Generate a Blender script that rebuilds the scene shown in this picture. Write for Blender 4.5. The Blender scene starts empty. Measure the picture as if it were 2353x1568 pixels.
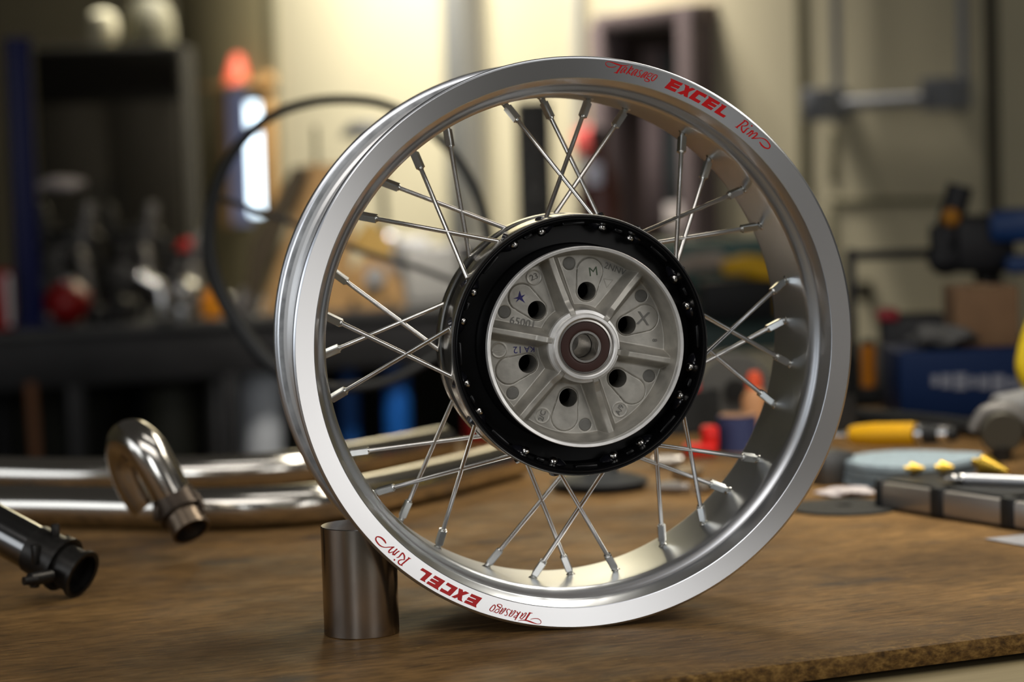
import bpy, math, random
import numpy as np
from mathutils import Vector, Matrix
random.seed(7)
S = bpy.context.scene
COL = S.collection
PI = math.pi
R_ = math.radians

# ------------------------------------------------------------------ camera
# rows: world x (right), y (forward), z (up) of the camera's right / down / forward axes
CM = ((0.99955003, -0.0299955, 0.0),
      (-0.00227473, -0.0758017, 0.99712032),
      (-0.02990912, -0.99667165, -0.07583582))
CH = 0.38982            # camera height above the bench top (z = 0)
FPX = 85.0/36.0*2353
cam = bpy.data.cameras.new('camera'); camo = bpy.data.objects.new('camera', cam); COL.objects.link(camo)
cam.sensor_width = 36; cam.lens = 85
cam.clip_start = 0.05; cam.clip_end = 60
mw = Matrix.Identity(4)
for i in range(3):
    mw[i][0] = CM[i][0]; mw[i][1] = -CM[i][1]; mw[i][2] = -CM[i][2]
mw[2][3] = CH
camo.matrix_world = mw
cam.dof.use_dof = True; cam.dof.focus_distance = 1.955; cam.dof.aperture_fstop = 3.9
S.camera = camo

S.view_settings.view_transform = 'Standard'; S.view_settings.look = 'None'
S.view_settings.gamma = 1; S.view_settings.use_curve_mapping = False
S.view_settings.exposure = 0.0
S.cycles.max_bounces = 8; S.cycles.glossy_bounces = 5; S.cycles.diffuse_bounces = 3
S.cycles.use_denoising = True
S.cycles.sample_clamp_indirect = 6

# ------------------------------------------------------------------ world and large lights
w = bpy.data.worlds.new('world'); S.world = w; w.use_nodes = True
bg = w.node_tree.nodes['Background']; bg.inputs[0].default_value = (0.60, 0.56, 0.50, 1); bg.inputs[1].default_value = 0.06

def area(name, loc, target, sx, sy, power, col, spread=PI):
    l = bpy.data.lights.new(name, 'AREA'); l.shape = 'RECTANGLE'; l.size = sx; l.size_y = sy
    l.energy = power; l.color = col; l.spread = spread
    o = bpy.data.objects.new(name, l); COL.objects.link(o); o.location = loc
    d = Vector(target)-Vector(loc); o.rotation_euler = d.to_track_quat('-Z', 'Y').to_euler()
    return o
# daylight from the open side of the shop, right of and behind the camera
area('window_light', (2.9, -1.3, 0.95), (0.05, 2.0, 0.1), 1.7, 1.3, 28, (1.0, 0.98, 0.95))
# window to the left of the camera
area('side_window_light', (-2.9, 0.9, 0.75), (0.0, 2.0, 0.2), 2.0, 1.2, 17, (0.92, 0.96, 1.0))
# ceiling strip lamps over the work bench
area('bench_strip_light', (0.60, 2.62, 1.05), (0.52, 2.55, 0), 1.3, 0.25, 10, (1.0, 0.93, 0.80), R_(118))
area('front_strip_light', (-0.3, 0.1, 2.1), (0.0, 2.0, 0.1), 3.2, 1.0, 27, (1.0, 0.96, 0.92))
area('centre_strip_light', (0.35, 1.9, 2.5), (0.35, 1.91, 0), 1.6, 0.4, 5, (1.0, 0.97, 0.92))
# lamp washing the cream wall
area('wall_light', (-0.62, 8.70, 2.95), (-0.22, 9.15, 0.9), 0.8, 0.4, 185, (1.0, 0.96, 0.87), R_(104))
area('right_wall_fill_light', (0.05, 7.75, 2.5), (0.42, 7.78, 0.5), 0.6, 0.4, 34, (1.0, 0.93, 0.84), R_(80))  # unseen fill, added to lift the right part of the wall
area('jig_fill_light', (-0.15, 4.9, 1.7), (-0.30, 6.4, 0.15), 0.6, 0.3, 4, (1.0, 0.92, 0.80), R_(40))  # unseen fill, added to brighten the plywood jig
# second window, a little left of and behind the camera
area('left_window_light', (-1.1, -1.6, 0.65), (0.0, 2.0, 0.2), 0.8, 1.0, 17, (0.95, 0.98, 1.0))

# ------------------------------------------------------------------ pixel -> place helpers
def ray(px, py):
    v = ((px-1176.5)/FPX, (py-784.0)/FPX, 1.0)
    return Vector([sum(CM[i][j]*v[j] for j in range(3)) for i in range(3)])
def at(px, py, Y):
    d = ray(px, py); return Vector((0, 0, CH)) + d*(Y/d.y)
def on(px, py, z=0.0):
    d = ray(px, py); return Vector((0, 0, CH)) + d*((z-CH)/d.z)
# oblique back wall: plane through (0, WD) running away to the left
WD = 8.5; WT = 1.7
def wl(px, py, off=0.0):
    d = ray(px, py); # Y = WD - WT*X (off = metres in front of the wall)
    k = math.sqrt(1+WT*WT)
    t = (WD - off*k)/(d.y + WT*d.x)
    return Vector((0, 0, CH)) + d*t
WALLDIR = Vector((1, -WT, 0)).normalized()       # to the right along the wall
WALLN = Vector((-WT, -1, 0)).normalized()        # out of the wall, towards the room

# ------------------------------------------------------------------ materials
MATS = {}
def mat(name, col, rough=0.5, metal=0.0, noise=0.0, nscale=20, bump=0.0, aniso=0.0, coat=0.0, emit=None, estr=0, col2=None, trans=0, ior=1.5, rvar=0.0, stretch=(1,1,1), spec=.35):
    if name in MATS: return MATS[name]
    m = bpy.data.materials.new(name); m.use_nodes = True; nt = m.node_tree
    b = nt.nodes['Principled BSDF']
    b.inputs['Base Color'].default_value = (*col, 1); b.inputs['Roughness'].default_value = rough
    b.inputs['Metallic'].default_value = metal; b.inputs['Coat Weight'].default_value = coat
    b.inputs['Transmission Weight'].default_value = trans; b.inputs['IOR'].default_value = ior
    b.inputs['Specular IOR Level'].default_value = spec
    if emit: b.inputs['Emission Color'].default_value = (*emit, 1); b.inputs['Emission Strength'].default_value = estr
    if noise or bump or rvar:
        tc = nt.nodes.new('ShaderNodeTexCoord'); mp = nt.nodes.new('ShaderNodeMapping'); mp.inputs['Scale'].default_value = stretch
        nt.links.new(tc.outputs['Object'], mp.inputs[0])
        nz = nt.nodes.new('ShaderNodeTexNoise'); nz.inputs['Scale'].default_value = nscale; nz.inputs['Detail'].default_value = 6
        nt.links.new(mp.outputs[0], nz.inputs['Vector'])
        if noise:
            r = nt.nodes.new('ShaderNodeValToRGB'); c2 = col2 or tuple(c*(1-noise) for c in col)
            r.color_ramp.elements[0].position = 0.35; r.color_ramp.elements[1].position = 0.65
            r.color_ramp.elements[0].color = (*c2, 1); r.color_ramp.elements[1].color = (*col, 1)
            nt.links.new(nz.outputs['Fac'], r.inputs[0]); nt.links.new(r.outputs[0], b.inputs['Base Color'])
        if rvar:
            mr = nt.nodes.new('ShaderNodeMapRange'); mr.inputs[3].default_value = max(0.02, rough-rvar); mr.inputs[4].default_value = rough+rvar
            nt.links.new(nz.outputs['Fac'], mr.inputs[0]); nt.links.new(mr.outputs[0], b.inputs['Roughness'])
        if bump:
            bp = nt.nodes.new('ShaderNodeBump'); bp.inputs['Strength'].default_value = 1; bp.inputs['Distance'].default_value = bump
            nt.links.new(nz.outputs['Fac'], bp.inputs['Height']); nt.links.new(bp.outputs[0], b.inputs['Normal'])
    if aniso:
        b.inputs['Anisotropic'].default_value = aniso
        tg = nt.nodes.new('ShaderNodeTangent'); tg.direction_type = 'RADIAL'; tg.axis = 'Z'
        nt.links.new(tg.outputs[0], b.inputs['Tangent'])
    MATS[name] = m
    return m

# ------------------------------------------------------------------ mesh builder
class MB:
    def __init__(s): s.v = []; s.f = []; s.m = []
    def add(s, vs, fs, mi=0, T=None):
        o = len(s.v)
        for p in vs:
            p = Vector(p)
            s.v.append(T @ p if T is not None else p)
        for f in fs: s.f.append([i+o for i in f]); s.m.append(mi)
        return s
    def box(s, c, d, mi=0, T=None, rz=0, bev=0.0):
        # box with chamfered vertical and horizontal edges when bev > 0
        x, y, z = [k/2 for k in d]
        Tm = Matrix.Translation(Vector(c)) @ Matrix.Rotation(rz, 4, 'Z')
        if T is not None: Tm = T @ Tm
        b = min(bev, x*.9, y*.9, z*.9)
        if b <= 0:
            vs = [(i*x, j*y, k*z) for k in (-1, 1) for j in (-1, 1) for i in (-1, 1)]
            return s.add(vs, [(0,2,3,1),(4,5,7,6),(0,1,5,4),(2,6,7,3),(0,4,6,2),(1,3,7,5)], mi, Tm)
        ring = []
        n = 3
        for cx, cy, a0 in ((1,1,0),(-1,1,90),(-1,-1,180),(1,-1,270)):
            for q in range(n):
                a = R_(a0+90*q/(n-1)); ring.append((cx*(x-b)+b*math.cos(a), cy*(y-b)+b*math.sin(a), math.cos(a), math.sin(a)))
        vs = []
        for zz, ins in ((-z, b), (-z+b*.3, b*.3), (-z+b, 0), (z-b, 0), (z-b*.3, b*.3), (z, b)):
            for (px, py, ca, sa) in ring: vs.append((px-ins*ca, py-ins*sa, zz))
        N = len(ring); fs = []
        for l in range(5):
            for i in range(N): j = (i+1) % N; fs.append((l*N+i, l*N+j, (l+1)*N+j, (l+1)*N+i))
        fs.append(tuple(range(N-1, -1, -1))); fs.append(tuple(range(5*N, 6*N)))
        return s.add(vs, fs, mi, Tm)
    def lathe(s, prof, seg=48, mi=0, T=None, closed=False, a0=0, a1=2*PI, cap=False):
        # prof: list of (r, z[, mat]) about Z
        full = abs(a1-a0-2*PI) < 1e-6
        n = len(prof); vs = []; cnt = seg if full else seg+1
        for k in range(cnt):
            a = a0+(a1-a0)*k/seg
            ca, sa = math.cos(a), math.sin(a)
            for p in prof: vs.append((p[0]*ca, p[0]*sa, p[1]))
        o = len(s.v)
        for p in vs: s.v.append(T @ Vector(p) if T is not None else Vector(p))
        for k in range(seg):
            k2 = (k+1) % cnt
            for i in range(n if closed else n-1):
                j = (i+1) % n
                if prof[i][0] < 1e-7 and prof[j][0] < 1e-7: continue
                q = [o+k*n+i, o+k2*n+i, o+k2*n+j, o+k*n+j]
                s.f.append(q); s.m.append(prof[i][2] if len(prof[i]) > 2 else mi)
        return s
    def cyl(s, p0, p1, r0, r1=None, seg=20, mi=0, bev=0.0):
        p0, p1 = Vector(p0), Vector(p1); r1 = r0 if r1 is None else r1
        L = (p1-p0).length
        T = Matrix.Translation(p0) @ (p1-p0).to_track_quat('Z', 'Y').to_matrix().to_4x4()
        b = bev
        pr = [(0, 0)] + ([(r0-b, 0), (r0, b)] if b else [(r0, 0)]) + ([(r1, L-b), (r1-b, L)] if b else [(r1, L)]) + [(0, L)]
        return s.lathe(pr, seg, mi, T)
    def pipe(s, p0, p1, r, ri, seg=32, mi=0):
        p0, p1 = Vector(p0), Vector(p1); L = (p1-p0).length
        T = Matrix.Translation(p0) @ (p1-p0).to_track_quat('Z', 'Y').to_matrix().to_4x4()
        return s.lathe([(ri, 0), (r, 0), (r, L), (ri, L)], seg, mi, T, closed=True)
    def tube(s, pts, r, seg=16, mi=0, smooth=6, cap=True, hollow=0.0):
        pts = [Vector(p) for p in pts]
        rr = r if isinstance(r, (list, tuple)) else [r]*len(pts)
        P, Q = catmull(pts, rr, smooth)
        n = len(P); up = Vector((0.13, 0.21, 0.97)); vs = []
        t0 = (P[1]-P[0]).normalized(); nrm = up - t0*up.dot(t0); nrm.normalize()
        for i in range(n):
            t = (P[min(i+1, n-1)]-P[max(i-1, 0)]).normalized()
            nrm = (nrm - t*nrm.dot(t)).normalized(); bi = t.cross(nrm)
            for k in range(seg):
                a = 2*PI*k/seg; vs.append(P[i]+(nrm*math.cos(a)+bi*math.sin(a))*Q[i])
        fs = []
        for i in range(n-1):
            for k in range(seg): k2 = (k+1) % seg; fs.append((i*seg+k, i*seg+k2, (i+1)*seg+k2, (i+1)*seg+k))
        if cap: fs.append(tuple(range(seg-1, -1, -1))); fs.append(tuple(range((n-1)*seg, n*seg)))
        return s.add(vs, fs, mi)
    def ball(s, c, r, seg=20, mi=0, sc=(1,1,1), rz=0):
        pr = [(r*math.sin(PI*k/12), -r*math.cos(PI*k/12)) for k in range(13)]; pr[0] = (0, -r); pr[-1] = (0, r)
        T = Matrix.Translation(Vector(c)) @ Matrix.Rotation(rz, 4, 'Z') @ Matrix.Diagonal((*sc, 1))
        return s.lathe(pr, seg, mi, T)
    def prism(s, pts, z0, z1, mi=0, T=None):
        n = len(pts); vs = [(x, y, z0) for x, y in pts]+[(x, y, z1) for x, y in pts]
        fs = [(i, (i+1) % n, n+(i+1) % n, n+i) for i in range(n)]+[tuple(range(n-1, -1, -1)), tuple(range(n, 2*n))]
        return s.add(vs, fs, mi, T)
    def build(s, name, mats, parent=None, loc=None, smooth=True, ang=35, mesh_only=False):
        me = bpy.data.meshes.new(name); me.from_pydata([tuple(p) for p in s.v], [], s.f)
        for m in (mats if isinstance(mats, (list, tuple)) else [mats]): me.materials.append(m)
        me.polygons.foreach_set('material_index', s.m)
        me.validate(); import bmesh
        bm = bmesh.new(); bm.from_mesh(me); bmesh.ops.remove_doubles(bm, verts=bm.verts, dist=1e-6)
        bmesh.ops.recalc_face_normals(bm, faces=bm.faces); bm.to_mesh(me); bm.free()
        if smooth:
            me.polygons.foreach_set('use_smooth', [True]*len(me.polygons)); me.set_sharp_from_angle(angle=R_(ang))
        me.update()
        if mesh_only: return me
        o = bpy.data.objects.new(name, me); COL.objects.link(o)
        if parent is not None: o.parent = parent
        if loc is not None: o.location = loc
        return o
def catmull(pts, rr, k):
    if len(pts) < 3 or k <= 1: return list(pts), list(rr)
    P = []; Q = []
    n = len(pts)
    for i in range(n-1):
        p0, p1, p2, p3 = pts[max(i-1, 0)], pts[i], pts[i+1], pts[min(i+2, n-1)]
        for q in range(k):
            t = q/k
            P.append(0.5*((2*p1)+(p2-p0)*t+(2*p0-5*p1+4*p2-p3)*t*t+(3*p1-p0-3*p2+p3)*t**3)); Q.append(rr[i]*(1-t)+rr[i+1]*t)
    P.append(pts[-1]); Q.append(rr[-1])
    return P, Q
def centre(o):
    # move a mesh object's origin to the middle of its base without moving the mesh
    me = o.data; n = len(me.vertices); co = np.empty(n*3); me.vertices.foreach_get('co', co); co = co.reshape(-1, 3)
    c = (co.min(0)+co.max(0))/2; c[2] = co[:, 2].min()
    co -= c; me.vertices.foreach_set('co', co.ravel()); o.location = Vector(c)+o.location; me.update(); return o
def tag(o, label, cat, group=None, kind=None):
    if label: o['label'] = label
    if cat: o['category'] = cat
    if group: o['group'] = group
    if kind: o['kind'] = kind
    return o
def empty(name, loc, label, cat, group=None, rz=0):
    o = bpy.data.objects.new(name, None); COL.objects.link(o); o.location = loc; o.rotation_euler = (0, 0, rz); o.empty_display_size = .05
    return tag(o, label, cat, group)
def struct(o): o['kind'] = 'structure'; return o
def part(mb, name, mats, root, **k):
    # a part built in world coordinates: express it in its thing's frame
    o = mb.build(name, mats, None, **k)
    M = root.matrix_basis.inverted() if root.parent is None else (root.parent.matrix_basis @ root.matrix_basis).inverted()
    o.data.transform(M); o.parent = root
    return o
def solo(mb, name, mats, label, cat, group=None, **k):
    return centre(tag(mb.build(name, mats, None, **k), label, cat, group))

# shared materials
chrome = mat('chrome_steel', (0.62, 0.58, 0.53), 0.16, 1.0, rvar=0.03, nscale=60)
black_rubber = mat('black_rubber', (0.012, 0.013, 0.014), 0.5)
black_paint = mat('black_paint', (0.015, 0.015, 0.016), 0.45)
dark_steel = mat('dark_steel', (0.045, 0.044, 0.042), 0.45, 0.7, noise=.5, nscale=25)
grey_plastic = mat('grey_plastic', (0.22, 0.22, 0.22), 0.5)
white_plastic = mat('white_plastic', (0.68, 0.70, 0.72), 0.45)
red_paint = mat('red_paint', (0.50, 0.008, 0.008), 0.35)
blue_plastic = mat('blue_plastic', (0.01, 0.07, 0.26), 0.4)
cast_metal = mat('cast_metal', (0.22, 0.21, 0.20), 0.5, 0.7, noise=.4, nscale=40)
silver = mat('silver_metal', (0.70, 0.70, 0.70), 0.25, 1.0)
gold = mat('gold_titanium', (0.75, 0.50, 0.08), 0.3, 1.0)
cardboard = mat('cardboard', (0.16, 0.09, 0.045), 0.8, noise=.25, nscale=14)

# ================================================================== MOTORCYCLE WHEEL
RW = 0.235
WC = Vector((0.05508584, 1.9707295, RW)); WU = Vector((0.97949656, 0.2014609, 0)); WN = Vector((-0.2014609, 0.97949656, 0))
wheel = empty('motorcycle_wheel', (0, 0, 0), 'spoked motorcycle wheel with bare polished aluminium rim, no tyre, standing on the wooden bench', 'wheel')
wheel.matrix_world = Matrix(((WU.x, 0, -WN.x, WC.x), (WU.y, 0, -WN.y, WC.y), (0, 1, 0, 0), (0, 0, 0, 1)))
WL = (0, RW, 0)
rim_face = mat('rim_machined_face', (0.80, 0.80, 0.81), 0.34, 1.0, aniso=0.75)
rim_polish = mat('rim_polished', (0.73, 0.76, 0.81), 0.30, 1.0)
rim_barrel = mat('rim_barrel', (0.71, 0.74, 0.78), 0.33, 1.0, rvar=0.06, nscale=22)
rim_etch = mat('rim_etched_edge', (0.42, 0.43, 0.44), 0.5, 1.0, noise=.5, nscale=60)
spoke_m = mat('stainless_spoke', (0.66, 0.64, 0.61), 0.20, 1.0)
nip_m = mat('nickel_nipple', (0.66, 0.66, 0.63), 0.22, 1.0, rvar=.05, nscale=200)
hub_black = mat('gloss_black_enamel', (0.0035, 0.0035, 0.004), 0.30)
hub_black.node_tree.nodes['Principled BSDF'].inputs['Specular IOR Level'].default_value = .30
hub_band = mat('hub_machined_band', (0.72, 0.72, 0.70), 0.22, 1.0)
hub_ring = mat('hub_machined_ring', (0.85, 0.84, 0.82), 0.42, 0.75, noise=.15, nscale=120)

# (radius, -axial) profile; axial grows away from the camera
def arc(cx, cy, r, a0, a1, n): return [(cx+r*math.cos(R_(a0+(a1-a0)*k/n)), cy+r*math.sin(R_(a0+(a1-a0)*k/n))) for k in range(n+1)]
front = [  # (a, r, material): outer edge of the front flange inwards to the barrel
    (0.0060, .2330, 1), (0.0052, .2341, 1), (0.0038, .2349, 1), (0.0022, .2352, 1), (0.0013, .2348, 1), (0.0005, .2342, 1), (-0.0003, .2329, 0),
    (0.0026, .2178, 1), (0.0030, .2172, 2), (0.0042, .2166, 2), (0.0085, .2150, 2), (0.0120, .2137, 2), (0.0150, .2130, 2), (0.0168, .2129, 1),
    (0.0178, .2127, 1), (0.0188, .2120, 1), (0.0200, .2106, 1), (0.0216, .2088, 1), (0.0236, .2071, 1), (0.0258, .2058, 1), (0.0282, .2050, 1), (0.0305, .2047, 3)]
WID = 0.146
inner = front + [(0.040, .2046, 3), (0.058, .2043, 3), (0.073, .2042, 3), (0.088, .2043, 3), (0.106, .2046, 3)]
back = [(WID-a, r, m) for a, r, m in front[::-1]]
inner += [(a, r, (3 if a < .116 else 1)) for a, r, m in back]
outer_side = [(WID-.0068, .2310, 4), (WID-.0074, .2270, 5), (WID-.0078, .2240, 5), (WID-.0095, .2214, 5), (WID-.013, .2203, 5), (WID-.021, .2195, 1), (WID-.0235, .2188, 1), (WID-.033, .2076, 1),
              (.100, .2068, 1), (.073, .2066, 1), (.046, .2068, 1), (.033, .2076, 1), (.0235, .2188, 1), (.021, .2195, 1), (.013, .2203, 1), (.0095, .2214, 1), (.0078, .2240, 1), (.0072, .2285, 1), (.0066, .2315, 1)]
prof = [(r, -a, m) for a, r, m in inner+outer_side]
rimb = MB().lathe(prof, 400, closed=True)
rim = rimb.build('rim', [rim_face, rim_polish, rim_polish, rim_barrel, rim_etch, mat('rim_bead_seat', (0.74, 0.74, 0.74), 0.34, 1.0)], wheel, WL, ang=22)

# --- red lettering on the front face of the rim -----------------------------------------
def wloc(px, py, a):
    v = ray(px, py); O = Vector((0, 0, CH)); P = WC + WN*a
    t = (P-O).dot(WN)/v.dot(WN); Q = O+v*t-WC
    return Q.dot(WU), Q.z
def face_pt(px, py, rot, lift=.00032):
    # a point on the conical face of the rim as (x, y, z) in the wheel frame
    x, y = wloc(px, py, .0013)
    r = math.hypot(x, y); th = math.atan2(y, x)+rot
    a = -0.0003+(.2329-r)/(.2329-.2178)*.0029
    return (r*math.cos(th), r*math.sin(th), -a+lift)
o2, s2 = (1510, 160), .07653
POLY = [
 [(395,262),(768,422),(708,492),(505,408),(495,428),(688,510),(625,582),(418,500),(400,520),(590,605),(535,678),(215,545),(395,345)],
 [(800,435),(950,505),(955,570),(1040,545),(1140,598),(960,665),(935,690),(915,842),(800,795),(795,735),(715,752),(600,690),(812,625),(830,500)],
 [(1180,612),(1495,770),(1425,858),(1385,825),(1245,748),(1140,850),(1310,948),(1248,1015),(940,850)],
 [(1525,785),(1885,1000),(1825,1062),(1630,960),(1610,975),(1788,1085),(1722,1140),(1530,1042),(1510,1055),(1690,1165),(1620,1225),(1320,1055),(1530,855)],
 [(1910,1025),(2075,1110),(1900,1270),(1905,1300),(2065,1390),(1995,1448),(1705,1275),(1920,1080)]]
o1, s1 = (1380, 120), .06378
STK = [
 [(560,510,14),(480,535,22),(390,545,26),(290,535,26),(210,490,24),(172,430,22),(185,375,20),(240,350,20),(310,350,22),(420,380,34),(560,430,50),(680,470,46),(780,485,34),(880,485,26),(950,478,18),(1010,462,8)],
 [(745,485,52),(680,590,55),(620,680,58),(580,740,62)], [(480,735,14),(540,742,30),(610,755,34)],
 [(930,555,20),(890,530,26),(840,560,30),(770,630,36),(720,700,36),(705,735,30),(740,745,24),(800,690,18),(870,620,14)], [(945,555,36),(890,640,38),(840,720,40),(870,750,20)],
 [(1120,495,34),(1060,590,38),(980,710,38),(915,790,38)], [(1000,650,16),(1080,600,20),(1150,580,24),(1150,620,26),(1080,650,18),(1020,670,20)], [(1010,680,36),(1020,740,38),(1050,795,34)],
 [(1310,625,20),(1260,625,26),(1190,690,34),(1120,770,36),(1095,820,32),(1130,830,22),(1190,770,16),(1260,700,14)], [(1340,630,36),(1290,720,38),(1220,820,40),(1240,850,20)],
 [(1495,685,26),(1460,655,22),(1410,680,26),(1395,740,30),(1415,800,34),(1390,860,30),(1340,885,24),(1290,850,20),(1270,820,12)],
 [(1660,715,20),(1610,720,26),(1540,790,34),(1460,870,36),(1440,905,32),(1480,910,22),(1540,850,16),(1610,780,14)], [(1685,720,36),(1640,800,38),(1560,905,40),(1580,930,18)],
 [(1850,790,24),(1790,755,24),(1720,790,28),(1690,850,30),(1710,885,26),(1770,880,24),(1830,830,24),(1850,790,20)], [(1850,785,16),(1910,795,24)],
 [(1700,885,18),(1640,920,24),(1680,950,40),(1740,1000,44),(1750,1040,34),(1690,1060,24),(1610,1035,24),(1585,990,24),(1610,955,20),(1660,935,22)],
 [(2010,830,26),(1950,820,26),(1870,890,34),(1830,970,38),(1850,1030,34),(1900,1020,28),(1980,940,34),(2025,870,34),(2010,830,26)]]
o3, s3 = (1640, 230), .12755
STK3 = [[(555,375,22),(480,440,26),(410,495,26)], [(385,480,10),(435,508,14)], [(530,360,10),(580,385,20),(607,420,22),(590,455,20),(540,468,14),(510,462,10)], [(505,462,20),(500,530,26),(530,590,20)],
 [(663,462,26),(688,470,26)], [(640,505,8),(600,515,20),(560,560,24),(530,590,26)],
 [(680,545,16),(640,590,22),(590,620,20)], [(640,590,10),(700,555,20),(688,600,22),(628,658,22)], [(690,612,10),(765,592,18),(770,625,24),(715,675,22),(680,692,18)],
 [(680,692,14),(760,690,16),(850,687,14),(930,720,20),(990,790,22),(1005,840,22),(980,872,20),(920,860,24),(860,810,28),(825,755,18)]]
red_decal = mat('red_decal', (0.52, 0.004, 0.006), 0.45)
def ear_clip(p):
    # triangulate a simple polygon
    idx = list(range(len(p))); A = sum(p[i][0]*p[(i+1) % len(p)][1]-p[(i+1) % len(p)][0]*p[i][1] for i in range(len(p)))
    if A < 0: idx.reverse()
    out = []; cr = lambda a, b, c: (b[0]-a[0])*(c[1]-a[1])-(b[1]-a[1])*(c[0]-a[0])
    g = 0
    while len(idx) > 3 and g < 500:
        g += 1
        for k in range(len(idx)):
            i, j, l = idx[k-1], idx[k], idx[(k+1) % len(idx)]
            if cr(p[i], p[j], p[l]) <= 0: continue
            if any(cr(p[i], p[j], p[q]) >= 0 and cr(p[j], p[l], p[q]) >= 0 and cr(p[l], p[i], p[q]) >= 0 for q in idx if q not in (i, j, l)): continue
            out.append((i, j, l)); idx.pop(k); break
    out.append(tuple(idx)); return out
for rot, lab in ((0, 'red rim lettering at the upper right'), (R_(177.35), 'red rim lettering upside down at the lower left')):
    mb = MB()
    for p in POLY:
        # subdivide edges a little so the letters follow the curve
        tri = ear_clip(p); mb.add([face_pt(o2[0]+x*s2, o2[1]+y*s2, rot) for x, y in p], tri)
    for (oo, ss, ST) in ((o1, s1, STK), (o3, s3, STK3)):
        for st in ST:
            P, Q = catmull([Vector((x, y)) for x, y, w_ in st], [w_ for x, y, w_ in st], 5)
            L = []; n = len(P)
            for i in range(n):
                t = (P[min(i+1, n-1)]-P[max(i-1, 0)]).normalized(); nn = Vector((-t.y, t.x))*Q[i]*.52
                for q in (P[i]+nn, P[i]-nn): L.append(face_pt(oo[0]+q.x*ss, oo[1]+q.y*ss, rot))
            mb.add(L, [(2*i, 2*i+1, 2*i+3, 2*i+2) for i in range(n-1)])
    o = mb.build('lettering', red_decal, rim, None, smooth=False); o['label'] = lab

# --- spokes: 16 to the front flange, 16 to the rear ---------------------------------------
def pol(r, deg, a): return Vector((r*math.cos(R_(deg)), r*math.sin(R_(deg)), -a))
def frame_z(p0, p1): return Matrix.Translation(p0) @ (p1-p0).to_track_quat('Z', 'Y').to_matrix().to_4x4()
bosses = []
RIMR = .2040
spokes = []
for k in range(8):
    for (rd, ra, hd, hr, ha, side) in ((12.0, .069, -14.4, .0972, .006, 0), (-8.5, .069, 17.2, .0966, .006, 0), (1.9, .086, -24.2, .097, .0580, 1), (-19.1, .086, 6.8, .097, .0580, 1)):
        b = 45*k
        p1 = pol(RIMR, rd+b, ra); p0 = pol(hr, hd+b, ha)
        d = (p1-p0).normalized(); L = (p1-p0).length
        T = frame_z(p0, p1)
        sp = MB().lathe([(0, -.0022), (.0020, -.0019), (.0034, -.0006), (.0042, .0008), (.0041, .0022), (.0019, .0026), (.0019, L-.006), (0, L-.006)], 12, 0, T)
        so = sp.build('spoke', spoke_m, wheel, WL)
        # nipple: square sleeve with a short round collar against the rim
        nb = MB(); e = .0031; c = .0008
        sq = [(e-c, -e), (e, -e+c), (e, e-c), (e-c, e), (-e+c, e), (-e, e-c), (-e, -e+c), (-e+c, -e)]
        Tn = T @ Matrix.Rotation(R_(17*k), 4, 'Z')
        nb.prism(sq, L-.0185, L-.0042, 0, Tn)
        nb.lathe([(0, L-.0197), (.0025, L-.0197), (.0030, L-.0183), (.0029, L-.0050), (.0026, L-.004), (.0026, L+.0008), (0, L+.0008)], 14, 0, Tn)
        Tb = frame_z(p1-Vector((p1.x, p1.y, 0)).normalized()*.0001, p1+Vector((p1.x, p1.y, 0)).normalized()*.01)
        nb.lathe([(.0028, -.0008), (.0040, .0002), (.0044, .0012), (0, .0012)], 14, 0, Tb)
        nb.build('nipple', nip_m, so, None, ang=30)
        if side == 0:
            # cast boss the spoke passes through, between its head and the flange wall
            pw = p0+d*.013
            q0 = p0+d*.0028
            bosses.append(MB().lathe([(0, 0), (.0048, 0), (.0060, .0010), (.0078, .0060), (.0082, .0080), (0, .0080)], 18, 0, frame_z(q0, pw)))

# --- hub shell -------------------------------------------------------------------------
fl = MB()
fl.lathe([(r, -a) for r, a in ((.0812, -.0225), (.0818, -.0150), (.0822, .0150), (.0826, .0190), (.0835, .0200), (.0975, .0200), (.0985, .0190), (.0996, .0100), (.1004, .0020), (.1012, -.0040), (.1016, -.0062),
     (.1024, -.0078), (.1036, -.0086), (.1040, -.0083), (.1043, -.0079), (.1050, -.0086), (.1058, -.0086), (.1064, -.0076), (.1066, -.0060), (.1066, -.0042), (.1040, -.0040))], 200)
# shallow cast ribs and pads between the spoke bosses
for k in range(8):
    a = R_(45*k+1.5)
    T = Matrix.Rotation(a, 4, 'Z')
    fl.box((.0998, 0, -.0020), (.0030, .019, .010), 0, T, 0, .0012)
    T2 = Matrix.Rotation(R_(45*k+24), 4, 'Z')
    fl.box((.0990, 0, -.0035), (.0036, .0075, .010), 0, T2, 0, .0015)
flange = fl.build('hub_flange', hub_black, wheel, WL, ang=40); flange['label'] = 'gloss black front hub flange'
boss_m = mat('glossy_boss', (0.010, 0.010, 0.014), 0.14, spec=.7)
for b_ in bosses: b_.build('spoke_boss', boss_m, flange, None, ang=40)
mb = MB().lathe([(.1030, .0040), (.1072, .0040), (.1074, .0030), (.1074, -.0290), (.1070, -.0300), (.1010, -.0300)], 200, 1)
mb.lathe([(r, -a) for r, a in ((.1062, .0298), (.1060, .0320), (.1060, .0500), (.1062, .0525))], 160, 0)
mb.lathe([(.1050, -.0520), (.1070, -.0520), (.1073, -.0528), (.1073, -.0680), (.1070, -.0690), (.1040, -.0690)], 200, 1)
mb.lathe([(r, -a) for r, a in ((.1045, .0688), (.1030, .0730), (.098, .075), (.060, .077), (.030, .080), (.030, .090), (.0, .090))], 160, 0)
shell = mb.build('hub_shell', [hub_black, hub_band], wheel, WL, ang=30); shell['label'] = 'black drum with two machined aluminium bands'

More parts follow.
